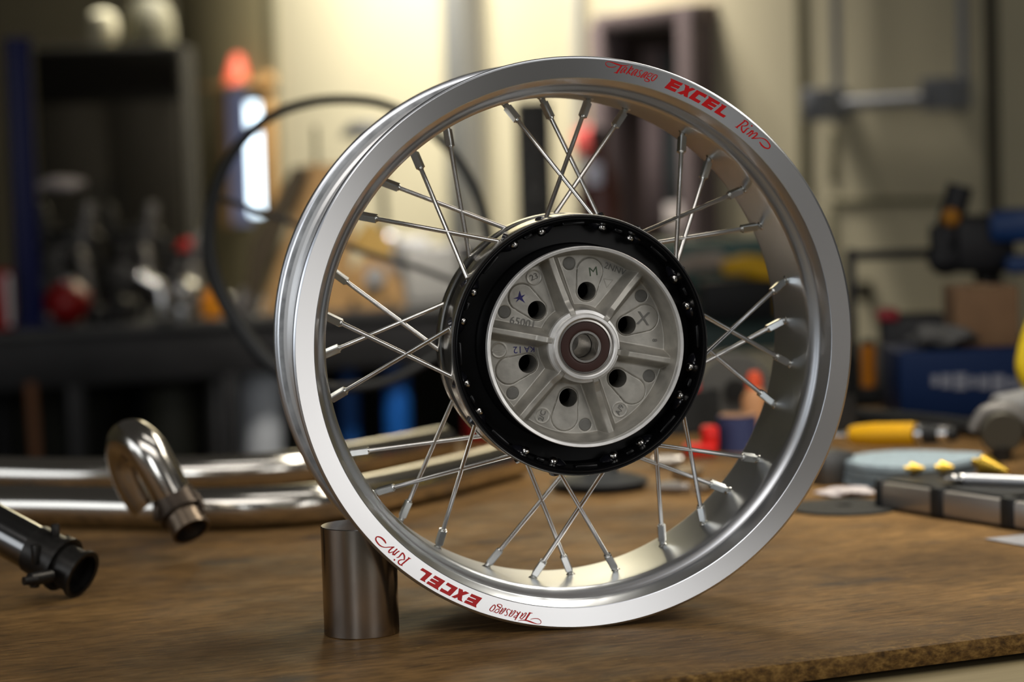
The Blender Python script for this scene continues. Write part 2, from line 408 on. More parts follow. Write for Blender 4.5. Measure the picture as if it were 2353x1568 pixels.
# --- cast aluminium sprocket carrier (the front of the hub) ------------------------------
cast_al = mat('cast_aluminium', (0.48, 0.46, 0.415), 0.44, 0.65, noise=.22, nscale=90, bump=0.00025, rvar=.08)
cast_dk = mat('plug_tone_letter_shade', (0.20, 0.195, 0.18), 0.6, 0.5, noise=.15, nscale=200)  # plugs' own darker tone; also relief shading put into the cast letters
HOLES = [(.0444*math.cos(R_(a)), .0444*math.sin(R_(a))) for a in (78.3+60*k for k in range(6))]
RIBS = [R_(-12.2+60*k) for k in range(6)]
r0, r1 = .0272, .0790; NR, NA = 150, 1000
rr = np.linspace(r0, r1, NR)[:, None]; aa = np.linspace(0, 2*PI, NA, endpoint=False)[None, :]
X = rr*np.cos(aa); Y = rr*np.sin(aa)
def snap(cx, cy, rad, cell):
    global X, Y
    d = np.hypot(X-cx, Y-cy); m = (abs(d-rad) < cell) & (d > 1e-9)
    f = np.where(m, rad/np.where(d > 1e-9, d, 1), 1)
    X = cx+(X-cx)*f; Y = cy+(Y-cy)*f
for hx, hy in HOLES: snap(hx, hy, .0077, .00022)
PL = [(.0669*math.cos(R_(94.2+60*k)), .0669*math.sin(R_(94.2+60*k))) for k in range(6)]
for hx, hy in PL: snap(hx, hy, .0051, .0002)
RR = np.hypot(X, Y)
def sm(t): t = np.clip(t, 0, 1); return t*t*(3-2*t)
def smax(a, b, k=.0018):
    h = np.clip(.5+.5*(a-b)/k, 0, 1); return b*(1-h)+a*h+k*h*(1-h)
H = np.zeros_like(X)
wall = .027*sm((RR-.0730)/.0058)
# inner ledge of the rear sectors
boss = .024*sm((.0335-RR)/.0045)
rib = np.zeros_like(X)
for a in RIBS:
    u = X*math.cos(a)+Y*math.sin(a); v = -X*math.sin(a)+Y*math.cos(a)
    prof_ = sm((.0088-abs(v))/.0070)
    crest = .0195-.004*sm((u-.035)/.03)+.006*sm((.040-u)/.01)
    rib = np.maximum(rib, np.where(u > 0, prof_*crest, 0))
# one raised marker pad per sector, teardrop from the hole outwards
def capsule(cx, cy, dx, dy, ra, rb):
    L = math.hypot(dx-cx, dy-cy); ux, uy = (dx-cx)/L, (dy-cy)/L
    t = np.clip(((X-cx)*ux+(Y-cy)*uy)/L, 0, 1)
    return np.hypot(X-cx-ux*L*t, Y-cy-uy*L*t)-(ra+(rb-ra)*t)
pad = np.zeros_like(X)
for (hx, hy) in HOLES:
    L = .0165; n_ = math.hypot(hx, hy); ex, ey = hx/n_*(n_+L), hy/n_*(n_+L)
    d = capsule(hx, hy, ex, ey, .0086, .0112)
    pad += .0007*sm((-d+.0001)/.0005)-.0006*np.exp(-(d/.00035)**2)
H = smax(smax(rib, wall, .0022), boss, .0022)+pad*(H < .002)
for (x_, y_) in PL: d = np.hypot(X-x_, Y-y_)-.0051; H = H+np.where(d <= 1e-5, -.00035, 0)-.00035*np.exp(-(d/.0003)**2)
DOT = [(-.0346, .0567), (-.0657, -.0018), (-.0311, -.0574), (.0345, -.0557)]
for (x_, y_) in DOT: d = np.hypot(X-x_, Y-y_)-.0060; H = H+.0004*np.exp(-(d/.0005)**2)
rng = np.random.RandomState(3)
hole = np.zeros_like(X, bool)
for hx, hy in HOLES: hole |= np.hypot(X-hx, Y-hy) < .0077-1e-5
H = H-H.min()*0-np.median(H[(RR>.045)&(RR<.068)&(rib<1e-6)&(pad<1e-6)&~hole])
Z = -.008+H
Z = np.where(hole, -.034, Z)
V = np.stack([X.ravel(), Y.ravel(), Z.ravel()], 1)
mb = MB(); mb.v = [Vector(p) for p in V.tolist()]
hf = hole
for i in range(NR-1):
    for j in range(NA):
        k2 = (j+1) % NA
        if hf[i, j] and hf[i+1, j] and hf[i, k2] and hf[i+1, k2]: continue
        mb.f.append([i*NA+j, (i+1)*NA+j, (i+1)*NA+k2, i*NA+k2])
        cx_ = (X[i, j]+X[i+1, k2])/2; cy_ = (Y[i, j]+Y[i+1, k2])/2
        mi = 0
        for (x_, y_) in PL:
            if abs(cx_-x_) < .006 and abs(cy_-y_) < .006 and math.hypot(cx_-x_, cy_-y_) < .0051: mi = 1
        mb.m.append(mi)
carrier = mb.build('sprocket_carrier', [cast_al, cast_dk], wheel, WL, ang=50)
carrier['label'] = 'cast aluminium hub face with six ribs and six holes'
# machined outer ring and centre boss
mb = MB().lathe([(r, -a) for r, a in ((.0785, -.0190), (.0786, -.0215), (.0787, -.0232), (.0790, -.0240), (.0812, -.0244), (.0816, -.0240), (.0817, -.0180), (.0815, .0020))], 200)
mb.build('machined_ring', hub_ring, carrier, None, ang=25)
mb = MB().lathe([(r, -a) for r, a in ((.0302, -.0060), (.0300, -.0150), (.0296, -.0160), (.0272, -.0164), (.0269, -.0170), (.0268, -.0232), (.0262, -.0240), (.0240, -.0241), (.0234, -.0238), (.0231, -.0210), (.0231, -.0150))], 120)
mb.build('bearing_housing', hub_ring, carrier, None, ang=25)
bear = MB().lathe([(r, -a) for r, a in ((.0230, -.0190), (.0229, -.0206), (.0222, -.0212), (.0208, -.0213), (.0204, -.0208), (.0203, -.0195))], 120)
bear.lathe([(r, -a) for r, a in ((.0130, -.0195), (.0131, -.0209), (.0128, -.0213), (.0112, -.0213), (.0106, -.0205), (.0104, -.0180), (.0103, .0), (.0098, .001), (.0098, .045), (.004, .046), (0, .046))], 100)
bearing = bear.build('bearing', mat('bearing_steel', (0.60, 0.58, 0.55), 0.25, 1.0), wheel, WL, ang=25)
seal = MB().lathe([(r, -a) for r, a in ((.0204, -.0192), (.0202, -.0201), (.0190, -.0203), (.0150, -.0203), (.0136, -.0202), (.0131, -.0198))], 100)
so = seal.build('bearing_seal', mat('brown_seal', (0.040, 0.015, 0.011), 0.5), bearing, None); so['label'] = 'dark brown rubber seal'

# cast and inked markings
def glyphs(txt, x, y, size, rot, z, m, extr, name, spacing=1.0, parent=carrier):
    cu = bpy.data.curves.new(name, 'FONT'); cu.body = txt; cu.size = size; cu.extrude = extr; cu.align_x = 'CENTER'; cu.align_y = 'CENTER'; cu.space_character = spacing
    to = bpy.data.objects.new(name, cu); COL.objects.link(to)
    bpy.context.view_layer.update()
    me = bpy.data.meshes.new_from_object(to.evaluated_get(bpy.context.evaluated_depsgraph_get()))
    bpy.data.objects.remove(to)
    me.transform(Matrix.Translation((x, y, z)) @ Matrix.Rotation(R_(rot), 4, 'Z')); me.materials.clear(); me.materials.append(m)
    o = bpy.data.objects.new(name, me); COL.objects.link(o); o.parent = parent
    return o
ink = mat('blue_ink', (0.03, 0.025, 0.16), 0.6)
inkg = mat('green_ink', (0.09, 0.13, 0.08), 0.6)
ZF = -.0079
glyphs('65001', -.0452, .0198, .0085, -14, ZF, cast_dk, .0006, 'cast_number', 1.05)
glyphs('X', .0562, .0185, .0155, -8, ZF+.0006, cast_dk, .0008, 'cast_letter')
glyphs('8', .0655, .0005, .0055, -95, ZF, cast_dk, .0004, 'cast_mark')
glyphs('2NNW', .0350, .0600, .0072, -22, ZF, cast_dk, .0003, 'cast_mark')
glyphs('23', -.0346, .0567, .0070, 20, ZF, cast_dk, .0004, 'cast_mark')
glyphs('2/C', -.0311, -.0574, .0062, 70, ZF, cast_dk, .0004, 'cast_mark')
glyphs('A/9', .0345, -.0557, .0062, 60, ZF, cast_dk, .0004, 'cast_mark')
glyphs('12', -.0500, -.0020, .0080, 180, ZF, ink, .0001, 'ink_mark')
glyphs('KA', -.0402, -.0020, .0068, 180, ZF, ink, .0001, 'ink_mark')
glyphs('M', .0150, .0590, .0105, 6, ZF+.0007, inkg, .0001, 'ink_mark')
mb = MB().prism([(-.0052+.0*0, -.0012), (-.001, .0002), (.0004, .0052), (.0016, .0008), (.0050, .0018), (.0022, -.0008), (.0046, -.0052), (.0000, -.0020), (-.0030, -.0042), (-.0014, -.0014)], ZF+.0007, ZF+.0009, 0, Matrix.Translation((-.0475, .0410, 0)))
mb.build('ink_mark', ink, carrier, None, smooth=False)
# slotted cap at the left edge, and raised triangle
mb = MB().box((-.0655, -.0026, ZF+.0002), (.0118, .0013, .0012), 0, None, R_(6))
mb.build('cast_bar', cast_al, carrier, None)
mb = MB()
for p, q in (((.0240, .0530), (.0315, .0515)), ((.0315, .0515), (.0262, .0455)), ((.0262, .0455), (.0240, .0530))): mb.cyl((*p, ZF), (*q, ZF), .0003, seg=6)
mb.build('cast_mark', cast_al, carrier, None)

# ================================================================== WORK BENCH
E_ = Vector((0.1695, 0.0730, 0)).normalized(); NB = Vector((-E_.y, E_.x, 0))
B0 = Vector((0.1988, 1.8134, 0)); BRZ = math.atan2(E_.y, E_.x)
bench = empty('workbench', (B0.x, B0.y, -.9), 'large stained brown wooden workbench that the motorcycle wheel stands on', 'workbench', rz=BRZ)
bm_ = bpy.data.materials.new('worn_hardboard'); bm_.use_nodes = True; nt = bm_.node_tree; bs = nt.nodes['Principled BSDF']
tc = nt.nodes.new('ShaderNodeTexCoord')
def nz(scale, det, st, rough=.5):
    mp = nt.nodes.new('ShaderNodeMapping'); mp.inputs['Scale'].default_value = st; nt.links.new(tc.outputs['Object'], mp.inputs[0])
    n = nt.nodes.new('ShaderNodeTexNoise'); n.inputs['Scale'].default_value = scale; n.inputs['Detail'].default_value = det; n.inputs['Roughness'].default_value = rough
    nt.links.new(mp.outputs[0], n.inputs['Vector']); return n.outputs['Fac']
def ramp(f, stops):
    r = nt.nodes.new('ShaderNodeValToRGB'); e = r.color_ramp.elements
    while len(e) < len(stops): e.new(.5)
    for q, (p, c) in zip(e, stops): q.position = p; q.color = (*c, 1) if len(c) == 3 else c
    nt.links.new(f, r.inputs[0]); return r.outputs[0]
def mix(f, a, b, typ='MIX'):
    m = nt.nodes.new('ShaderNodeMix'); m.data_type = 'RGBA'; m.blend_type = typ
    if isinstance(f, float): m.inputs[0].default_value = f
    else: nt.links.new(f, m.inputs[0])
    for i, v in ((6, a), (7, b)):
        if isinstance(v, tuple): m.inputs[i].default_value = (*v, 1)
        else: nt.links.new(v, m.inputs[i])
    return m.outputs[2]
base = ramp(nz(3.2, 8, (1, 1.6, 1), .62), [(.30, (.058, .031, .011)), (.5, (.158, .087, .030)), (.70, (.27, .152, .054))])
fine = ramp(nz(150, 5, (.22, 1, 1), .7), [(.3, (.45, .45, .45)), (.62, (1.2, 1.2, 1.2))])
c1 = mix(1.0, base, fine, 'MULTIPLY')
stain = ramp(nz(9, 5, (.7, 1.3, 1), .55), [(.58, (0, 0, 0)), (.70, (.9, .9, .9))])
c2 = mix(stain, c1, (.035, .028, .024))
spk = ramp(nz(260, 2, (.5, 1, 1)), [(.70, (0, 0, 0)), (.76, (1, 1, 1))])
c3 = mix(spk, c2, (.30, .19, .06))
scr = ramp(nz(34, 2, (.12, 3.5, 1), .4), [(.70, (0, 0, 0)), (.73, (.55, .55, .55))])
c3 = mix(scr, c3, (.33, .20, .085))
grm = ramp(nz(60, 3, (.25, 1.6, 1), .5), [(.60, (0, 0, 0)), (.70, (.7, .7, .7))])
c3 = mix(grm, c3, (.045, .027, .012))
sep = nt.nodes.new('ShaderNodeSeparateXYZ'); nt.links.new(tc.outputs['Object'], sep.inputs[0])
# the front strip is worn down to the raw chips
wn = nz(22, 4, (1, 1, 1)); ma = nt.nodes.new('ShaderNodeMath'); ma.operation = 'MULTIPLY_ADD'; ma.inputs[1].default_value = .05; nt.links.new(wn, ma.inputs[0]); nt.links.new(sep.outputs['Y'], ma.inputs[2])
wr = ramp(ma.outputs[0], [(.022, (1, 1, 1)), (.058, (0, 0, 0))])
chips = ramp(nz(170, 5, (.6, 1, 1), .7), [(.35, (.030, .015, .004)), (.5, (.11, .058, .014)), (.66, (.24, .14, .04))])
c4 = mix(wr, c3, chips)
nt.links.new(c4, bs.inputs['Base Color']); bs.inputs['Specular IOR Level'].default_value = .14
rr_ = ramp(nz(12, 4, (1, 1, 1)), [(.3, (.5,)*3), (.7, (.7,)*3)]); nt.links.new(rr_, bs.inputs['Roughness'])
bp = nt.nodes.new('ShaderNodeBump'); bp.inputs['Distance'].default_value = .0006; bp.inputs['Strength'].default_value = .8
nt.links.new(nz(180, 5, (.5, 1, 1), .7), bp.inputs['Height']); nt.links.new(bp.outputs[0], bs.inputs['Normal'])
W2 = 2.3; DEP = 1.52
pr = [(.0, -.016), (-.0002, -.010), (.0006, -.0035), (.0022, -.0010), (.007, -.0003), (.025, 0)]
mb = MB(); vs = []; fs = []
NX = 60
pr2 = pr+[(DEP, 0), (DEP, -.016)]
rng2 = random.Random(5)
for i in range(NX+1):
    x = -W2+2*W2*i/NX
    for k, (y, z) in enumerate(pr2): vs.append((x, y+(rng2.uniform(-.0006, .0006) if k < 4 else 0), z))
n = len(pr2)
for i in range(NX):
    for k in range(n): k2 = (k+1) % n; fs.append((i*n+k, (i+1)*n+k, (i+1)*n+k2, i*n+k2))
fs += [tuple(range(n)), tuple(range(NX*n, NX*n+n))]
mb.add(vs, fs); mb.build('bench_top', bm_, bench, (0, 0, .9), ang=30)
ply = mat('pale_plywood', (0.30, 0.24, 0.125), 0.55, noise=.3, nscale=18, stretch=(.2, 3, 3))
mb = MB().box((0, -.060, -.0320), (2*W2-.02, .17, .020), 0, None, 0, .002)
lb = mb.build('lower_shelf_board', ply, bench, (0, 0, .9)); lb['label'] = 'pale plywood board below the front edge'
mb = MB().box((0, DEP/2+.03, -.056), (2*W2-.06, DEP-.12, .078), 0, None, 0, .004); mb.build('apron', mat('bench_frame', (0.05, .04, .03), .6), bench, (0, 0, .9))
for x in (-W2+.1, W2-.1):
    for y in (.1, DEP-.1):
        MB().box((x, y, .41), (.09, .09, .81), 0, None, 0, .004).build('leg', MATS['bench_frame'], bench)

# ================================================================== THINGS ON THE BENCH
cx_, cy_ = (WC+WU*-.1805+WN*.050).xy
m = mat('mill_scale_steel', (0.56, 0.51, 0.46), 0.20, 1.0, noise=.45, nscale=9, stretch=(3, 3, .3), bump=.0001, rvar=.06)
mb = MB().lathe([(0, 0), (.0305, 0), (.0312, .0008), (.0312, .0900), (.0306, .0906), (0, .0906)], 96)
o = mb.build('steel_cylinder', m, None, (cx_, cy_, 0), ang=30); tag(o, 'upright solid dark steel cylinder wedged against the lower left of the wheel rim', 'metal block')

def lie(pts_px, r, z0=0.0):
    # path of a tube of radius r resting on the bench whose lower edge runs through these pixels
    out = []
    for px, py in pts_px: p = on(px, py-3, z0); p.z = z0+r; out.append(p)
    return out
pipe_m = mat('polished_pipe', (0.66, 0.63, 0.58), 0.17, 1.0, rvar=.04, nscale=10)
def hollow(mb, pts, r, ri, seg=28, smooth=6):
    mb.tube(pts, r, seg, 0, smooth, cap=False); mb.tube(pts, ri, seg, 1, smooth, cap=False)
    for e, q in ((0, 1), (-1, -2)):
        p = Vector(pts[e]); d = (Vector(pts[q])-p).normalized()
        T = Matrix.Translation(p) @ d.to_track_quat('Z', 'Y').to_matrix().to_4x4()
        mb.lathe([(ri, 0), (r, 0)], seg, 0, T)
bore_m = mat('dark_bore', (0.02, .018, .016), .7)  # dark colour on the inner pipe walls
mb = MB(); hollow(mb, lie([(-160, 1208), (120, 1212), (420, 1219), (640, 1214), (800, 1196), (1000, 1150), (1190, 1098)], .0225), .0225, .0208)
solo(mb, 'exhaust_pipe', [pipe_m, bore_m], 'long polished steel exhaust pipe lying nearest behind the wheel, passing behind its spokes', 'pipe')
P2 = lie([(-160, 1128), (200, 1136), (560, 1128), (790, 1103), (1020, 1058)], .0215)
for p in P2: p.z += .0
mb = MB(); hollow(mb, P2, .0215, .0200)
solo(mb, 'exhaust_pipe', [pipe_m, bore_m], 'steel exhaust pipe at the back of the bench with open end seen between the spokes', 'pipe')
# U bend with clamp
dk = mat('oily_flange', (0.085, 0.066, 0.052), 0.42, 0.85, noise=.4, nscale=60)
ea = at(438, 1222, 2.405); 
el = empty('exhaust_elbow', (ea.x, ea.y, 0), 'tall hooked chrome exhaust bend with dark clamp and open end', 'pipe')
pts = [at(402, 1150, 2.415), at(371, 1090, 2.415), at(339, 1037, 2.42), at(309, 1010, 2.435), at(290, 1018, 2.455), at(289, 1055, 2.468), at(306, 1105, 2.472), at(330, 1145, 2.474), at(342, 1160, 2.474)]
mb = MB(); mb.tube(pts, [.0195, .0200, .0205, .0205, .0203, .020, .020, .020, .019], 32, 0, 8, cap=True); part(mb, 'bend', pipe_m, el)
A, B = at(400, 1146, 2.417), at(440, 1222, 2.395)
d = (B-A).normalized()
mb = MB(); mb.pipe(A-d*.002, A+d*.020, .0222, .018); mb.pipe(A+d*.018, A+d*.022, .0238, .018); part(mb, 'clamp_collar', dk, el)
mb = MB(); mb.pipe(A+d*.020, B, .0190, .0168); mb.pipe(B-d*.003, B, .0200, .0168); 
part(mb, 'end_sleeve', mat('tarnished_steel', (0.22, .17, .125), .35, .9, noise=.3, nscale=40), el)
sx = Vector((0, 0, 1)).cross(d).normalized()
mb = MB(); q = A+d*.010+sx*.0+Vector((.021, -.004, .006)); mb.cyl(q-d*.008, q+d*.010, .0042, seg=14, bev=.001); mb.cyl(q-d*.012, q+d*.014, .0022, seg=10); part(mb, 'clamp_bolt', dk, el)
mb = MB(); q = A+d*.012-Vector((.020, .006, .004)); mb.box(q, (.010, .010, .016), 0, None, .3, .002); part(mb, 'clamp_lug', dk, el)
# collector pipe entering at the lower left
cA, cB = at(-70, 1180, 2.24), at(190, 1322, 2.185)
cA.z = max(cA.z, .03); d = (cB-cA).normalized()
cp = empty('collector_pipe', (cB.x, cB.y, 0), 'dark steel pipe with black clamp entering at the lower left corner', 'pipe')
blk = mat('blackened_steel', (0.035, .033, .031), .38, .8, noise=.35, nscale=60)
gun = mat('gunmetal_pipe', (.20, .20, .20), .17, 1.0, rvar=.05)
Lc = (cB-cA).length
j = cA+d*(Lc*.62)
mb = MB(); mb.tube([cA-d*.15, cA, j], .0215, 32, 0, 3); part(mb, 'tube', gun, cp)
mb = MB(); mb.pipe(j-d*.004, j+d*.030, .0232, .020); mb.pipe(j+d*.026, j+d*.030, .0262, .020)
for k in range(5):
    a = R_(72*k+20); u = Vector((0, 0, 1)).cross(d).normalized(); v = d.cross(u)
    mb.box(j+d*.012+(u*math.cos(a)+v*math.sin(a))*.0235, (.007, .007, .018), 0, None, .4*k, .001)
part(mb, 'clamp', blk, cp)
mb = MB(); mb.pipe(j+d*.030, cB, .0205, .0182); mb.pipe(cB-d*.0035, cB, .0232, .0182); mb.lathe([(0, 0), (.0185, 0)], 32, 0, Matrix.Translation(cB-d*.012) @ d.to_track_quat('Z', 'Y').to_matrix().to_4x4()); part(mb, 'end_sleeve', blk, cp)
mb = MB(); q = at(78, 1333, 2.150); mb.cyl(q-Vector((.004, 0, 0)), q+Vector((.012, .02, 0)), .0062, seg=16, bev=.001); mb.cyl(q+Vector((-.008, -.006, 0)), q+Vector((.002, .002, 0)), .0040, seg=12); part(mb, 'clamp_bolt', blk, cp)

# ---- right-hand clutter
c = on(1940, 1169)
mb = MB().lathe([(.009, .0002), (.058, .0002), (.0585, .0010), (.058, .0028), (.030, .0030), (.022, .0042), (.0105, .0044), (.009, .0036)], 80, closed=True)
o = mb.build('cutting_disc', mat('abrasive_black', (.022, .022, .020), .7, noise=.4, nscale=300, bump=.0003), None, c, ang=30); tag(o, 'thin black cutting disc lying flat on the bench just right of the wheel', 'disc')
padm = mat('blue_grey_pad', (.30, .38, .43), .9, noise=.25, nscale=120, bump=.0008); padd = mat('pad_backing', (.035, .075, .10), .8)
pc = on(2098, 1108); 
for k, (dx, dy, rr2, lab) in enumerate(((-.010, .02, .077, 'blue-grey round scouring pad, lowest of its stack right of the wheel'), (-.004, .008, .078, 'blue-grey round scouring pad in the middle of its stack'), (.0, -.0, .080, 'pale blue-grey round scouring pad on top of its stack'))):
    mb = MB()
    n = 64; rings = []
    for (fr, zz, mi) in ((0, 0, 1), (.97, 0, 1), (1, .0012, 1), (1, .0030, 0), (.985, .0080, 0), (.93, .0088, 0), (.5, .0090, 0), (0, .0090, 0)): rings.append((fr, zz, mi))
    for (fr, zz, mi) in rings:
        for a in range(n):
            t = 2*PI*a/n; wv = .0035*math.sin(t+.6+k)+.002*math.sin(2*t+k)
            r2 = rr2*fr*(1+.012*math.sin(3*t+k)); 
            mb.v.append(Vector((r2*math.cos(t), r2*math.sin(t), zz+(.0045*k*0)+max(-.001, wv)*fr*fr*(.9 if k == 2 else 0.0))))
    for i in range(len(rings)-1):
        for a in range(n): b2 = (a+1) % n; mb.f.append([i*n+a, i*n+b2, (i+1)*n+b2, (i+1)*n+a]); mb.m.append(rings[i+1][2])
    o = mb.build('scouring_pad', [padm, padd], None, (pc.x+dx, pc.y+dy, .0006+.0098*k), ang=60); tag(o, lab, 'pad', 'scouring pads right of the wheel')
# dark block the pads rest on
q = on(1905, 1118); 
mb = MB().box((q.x+.004, q.y+.030, .019), (.040, .05, .038), 0, None, .35, .002)
solo(mb, 'steel_block', mat('grey_steel_block', (.10, .10, .10), .4, .6), 'dark grey steel block under the left edge of the scouring pads', 'metal block')
# drill bit case: long tray in silver with black bands
a, b = on(2008, 1168), on(2353, 1222)
d = (b-a); d.z = 0; Lk = d.length*1.12; d.normalize(); nrm = Vector((-d.y, d.x, 0))
ca = math.atan2(d.y, d.x)
case = empty('drill_bit_case', (a+d*Lk/2+nrm*.06).xyz, 'open silver and black drill bit case at the right edge of the bench', 'case', rz=0)
mb = MB(); 
T = Matrix.Translation(a) @ Matrix.Rotation(ca, 4, 'Z')
mb.box((Lk/2, .05, .0155), (Lk, .10, .027), 0, T, 0, .003)
part(mb, 'tray', mat('brushed_case', (.36, .34, .32), .38, .8), case)
mb = MB()
for t in (0.0, .36, .77): mb.box((Lk*t+.008, .05, .0165), (.020 if t else .010, .104, .031), 0, T, 0, .003)
mb.box((Lk/2, .052, .0300), (Lk-.012, .088, .004), 0, T, 0, .001)
part(mb, 'band', black_rubber, case)
# step drills lying in the case
def stepdrill(p, q, r, lab):
    p, q = Vector(p), Vector(q); L = (q-p).length; T = Matrix.Translation(p) @ (q-p).to_track_quat('Z', 'Y').to_matrix().to_4x4()
    pr = [(0, 0), (r*.35, 0), (r*.35, L*.3)]
    N = 9
    for i in range(N):
        rr3 = r*(1-.85*i/N); pr += [(rr3, L*(.3+.7*i/N)), (rr3, L*(.3+.7*(i+.8)/N))]
    pr += [(0, L)]
    mb = MB().lathe(pr, 20, 0, T); o = mb.build('step_drill', gold, None, ang=20); centre(tag(o, lab, 'drill bit', 'gold step drills in the case')); return o
def zz_(p, z): p.z = z; return p
stepdrill(zz_(at(2238, 1090, 2.60), .046), zz_(at(2318, 1118, 2.56), .039), .0120, 'gold cone-shaped step drill leaning at the right of the case')
stepdrill(zz_(at(2080, 1118, 2.605), .0400), zz_(at(2125, 1121, 2.600), .0400), .0075, 'small gold step drill at the left of the case')
stepdrill(zz_(at(2150, 1117, 2.600), .0408), zz_(at(2192, 1118, 2.595), .0408), .0085, 'small gold step drill in the middle of the case')
# pen
p0, p1 = zz_(at(2172, 1142, 2.535), .038), zz_(at(2375, 1137, 2.49), .0378)
pn = empty('scriber', ((p0+p1)/2).xyz, 'slim silver scriber lying across the drill bit case', 'scriber')
mb = MB(); dd = (p1-p0).normalized(); mb.cyl(p0+dd*.016, p1, .0052, seg=18, bev=.001); part(mb, 'barrel', mat('satin_silver', (.62, .64, .68), .35, .8), pn)
mb = MB(); mb.cyl(p0, p0+dd*.016, .0012, .0042, seg=14); mb.ball(p0+dd*.010, .0045, 14); mb.ball(p0+dd*.019, .0058, 14); part(mb, 'tip', silver, pn)
# sheet of paper
a = on(2262, 1241); b = on(2353, 1234); c = on(2400, 1266)
mb = MB(); q = [Vector((a.x, a.y, .0008)), Vector((c.x, c.y, .0008)), Vector((c.x+.06, c.y+.09, .0008)), Vector((b.x+.02, b.y+.01, .0012))]
mb.add(q+[p+Vector((0, 0, .0006)) for p in q], [(0, 1, 2, 3), (4, 5, 6, 7), (0, 1, 5, 4), (1, 2, 6, 5), (2, 3, 7, 6), (3, 0, 4, 7)])
solo(mb, 'paper_sheet', mat('grey_paper', (.30, .30, .32), .8, noise=.2, nscale=60), 'grey paper sheet with a pointed corner at the right edge of the bench', 'paper', smooth=False)
def crumple(name, c, sx, sy, sz, m, lab, cat, seed=1, seg=26, group=None, rough=.28):
    rg = random.Random(seed); mb = MB(); N = 12; ph = [rg.uniform(0, 6) for _ in range(8)]
    for i in range(N+1):
        th = PI*i/N
        for k in range(seg):
            f = 2*PI*k/seg
            q = 1+rough*(.5*math.sin(3*f+ph[0]+2*th)+.35*math.sin(5*f+ph[1]-3*th)+.3*math.sin(2*f+4*th+ph[2])+.2*math.sin(9*f+ph[3]+5*th))
            mb.v.append(Vector((sx*q*math.sin(th)*math.cos(f), sy*q*math.sin(th)*math.sin(f), sz*(1-math.cos(th)*(q if th > 1.6 else 1)))))
    for i in range(N):
        for k in range(seg): k2 = (k+1) % seg; mb.f.append([i*seg+k, i*seg+k2, (i+1)*seg+k2, (i+1)*seg+k]); mb.m.append(0)
    o = mb.build(name, m, None, c, ang=45); return tag(o, lab, cat, group)
tissue = mat('white_tissue', (.55, .50, .50), .9, bump=.001, noise=.1, nscale=80)
crumple('crumpled_tissue', on(1950, 1139), .030, .022, .0045, tissue, 'flat crumpled white tissue between the wheel and the drill bit case', 'tissue', 3)
# yellow-handled air tool
A, B = at(1962, 1000, 3.05), at(2105, 998, 3.0); d = (B-A).normalized()
A.z = max(A.z, .0155); 
ygt = empty('air_tool', ((A+B)/2).xyz, 'yellow-bodied tool with black and silver nose lying behind the scouring pads', 'power tool')
yel = mat('yellow_plastic', (.62, .33, .005), .4)
mb = MB(); mb.tube([A-d*.006, A, A+d*.03, B-d*.01, B], [.007, .012, .0148, .0148, .0140], 28, 0, 5); part(mb, 'body', yel, ygt)
mb = MB(); mb.cyl(B, B+d*.024, .0125, seg=24, bev=.002); mb.cyl(B+d*.024, B+d*.055, .0120, .0085, seg=24, bev=.001); part(mb, 'nose', black_rubber, ygt)
mb = MB(); mb.cyl(B+d*.004, B+d*.012, .0130, seg=24); mb.cyl(B+d*.034, B+d*.046, .0112, seg=20); part(mb, 'collar', silver, ygt)
mb = MB(); mb.ball(A-d*.008, .006, 14); mb.cyl(A-d*.03, A-d*.006, .004, seg=12); part(mb, 'inlet', silver, ygt)
# angle grinder head at the right edge
q = on(2300, 1075); 
gr = empty('angle_grinder', (q.x, q.y+.05, 0), 'grey angle grinder head at the right edge beyond the drill bit case', 'power tool')
mb = MB(); g0 = at(2300, 1015, q.y+.06); g0.z = .048
mb.tube([g0+Vector((-.035, 0, -.010)), g0+Vector((-.020, 0, .012)), g0+Vector((.008, 0, .016)), g0+Vector((.03, 0, .0)), g0+Vector((.034, 0, -.012))], [.007, .009, .0095, .009, .006], 18, 0, 6); part(mb, 'guard', cast_metal, gr)
mb = MB(); mb.cyl(g0+Vector((0, -.012, -.012)), g0+Vector((0, .035, -.006)), .027, .020, seg=28, bev=.003); part(mb, 'gear_head', mat('olive_grey', (.07, .065, .05), .5, .4), gr)
mb = MB(); mb.cyl(g0+Vector((.0, .03, .012)), g0+Vector((.12, .08, .022)), .019, .021, seg=24, bev=.003); part(mb, 'body', grey_plastic, gr)
mb = MB(); mb.cyl((g0.x, g0.y, .0005), (g0.x, g0.y, g0.z-.03), .012, .014, seg=20); part(mb, 'spindle', dark_steel, gr)
# blue tape roll and tan spool
q = on(1700, 1042); r = .0255
mb = MB(); tz = .0455
tr = empty('tape_roll', (q.x, q.y+r, 0), 'dark blue roll of tape standing on the bench seen through the spokes at right', 'tape')
mb.lathe([(.0165, 0), (r, 0), (r, tz), (.0165, tz)], 48, 0, Matrix.Translation((q.x, q.y+r, 0)), closed=True); part(mb, 'tape', mat('navy_tape', (.035, .045, .12), .6), tr)
mb = MB().lathe([(.0155, .0005), (.0168, .0005), (.0168, tz+.002), (.0225, tz+.0015), (.0225, tz+.0025), (.0155, tz+.003)], 40, 0, Matrix.Translation((q.x, q.y+r, 0)), closed=True); part(mb, 'core', mat('tan_core', (.42, .24, .14), .7), tr)
q2 = on(1738, 1020)
mb = MB(); T = Matrix.Translation((q2.x+.002, q2.y+.03, 0)); mb.lathe([(0, 0), (.0165, 0), (.0175, .004), (.0175, .058), (.010, .072), (.006, .078), (0, .078)], 30, 0, T)
sb = empty('glue_bottle', (q2.x+.002, q2.y+.03, 0), 'tan bottle with orange-red cap standing behind the blue tape roll', 'bottle')
part(mb, 'body', mat('tan_plastic', (.45, .22, .10), .5), sb)
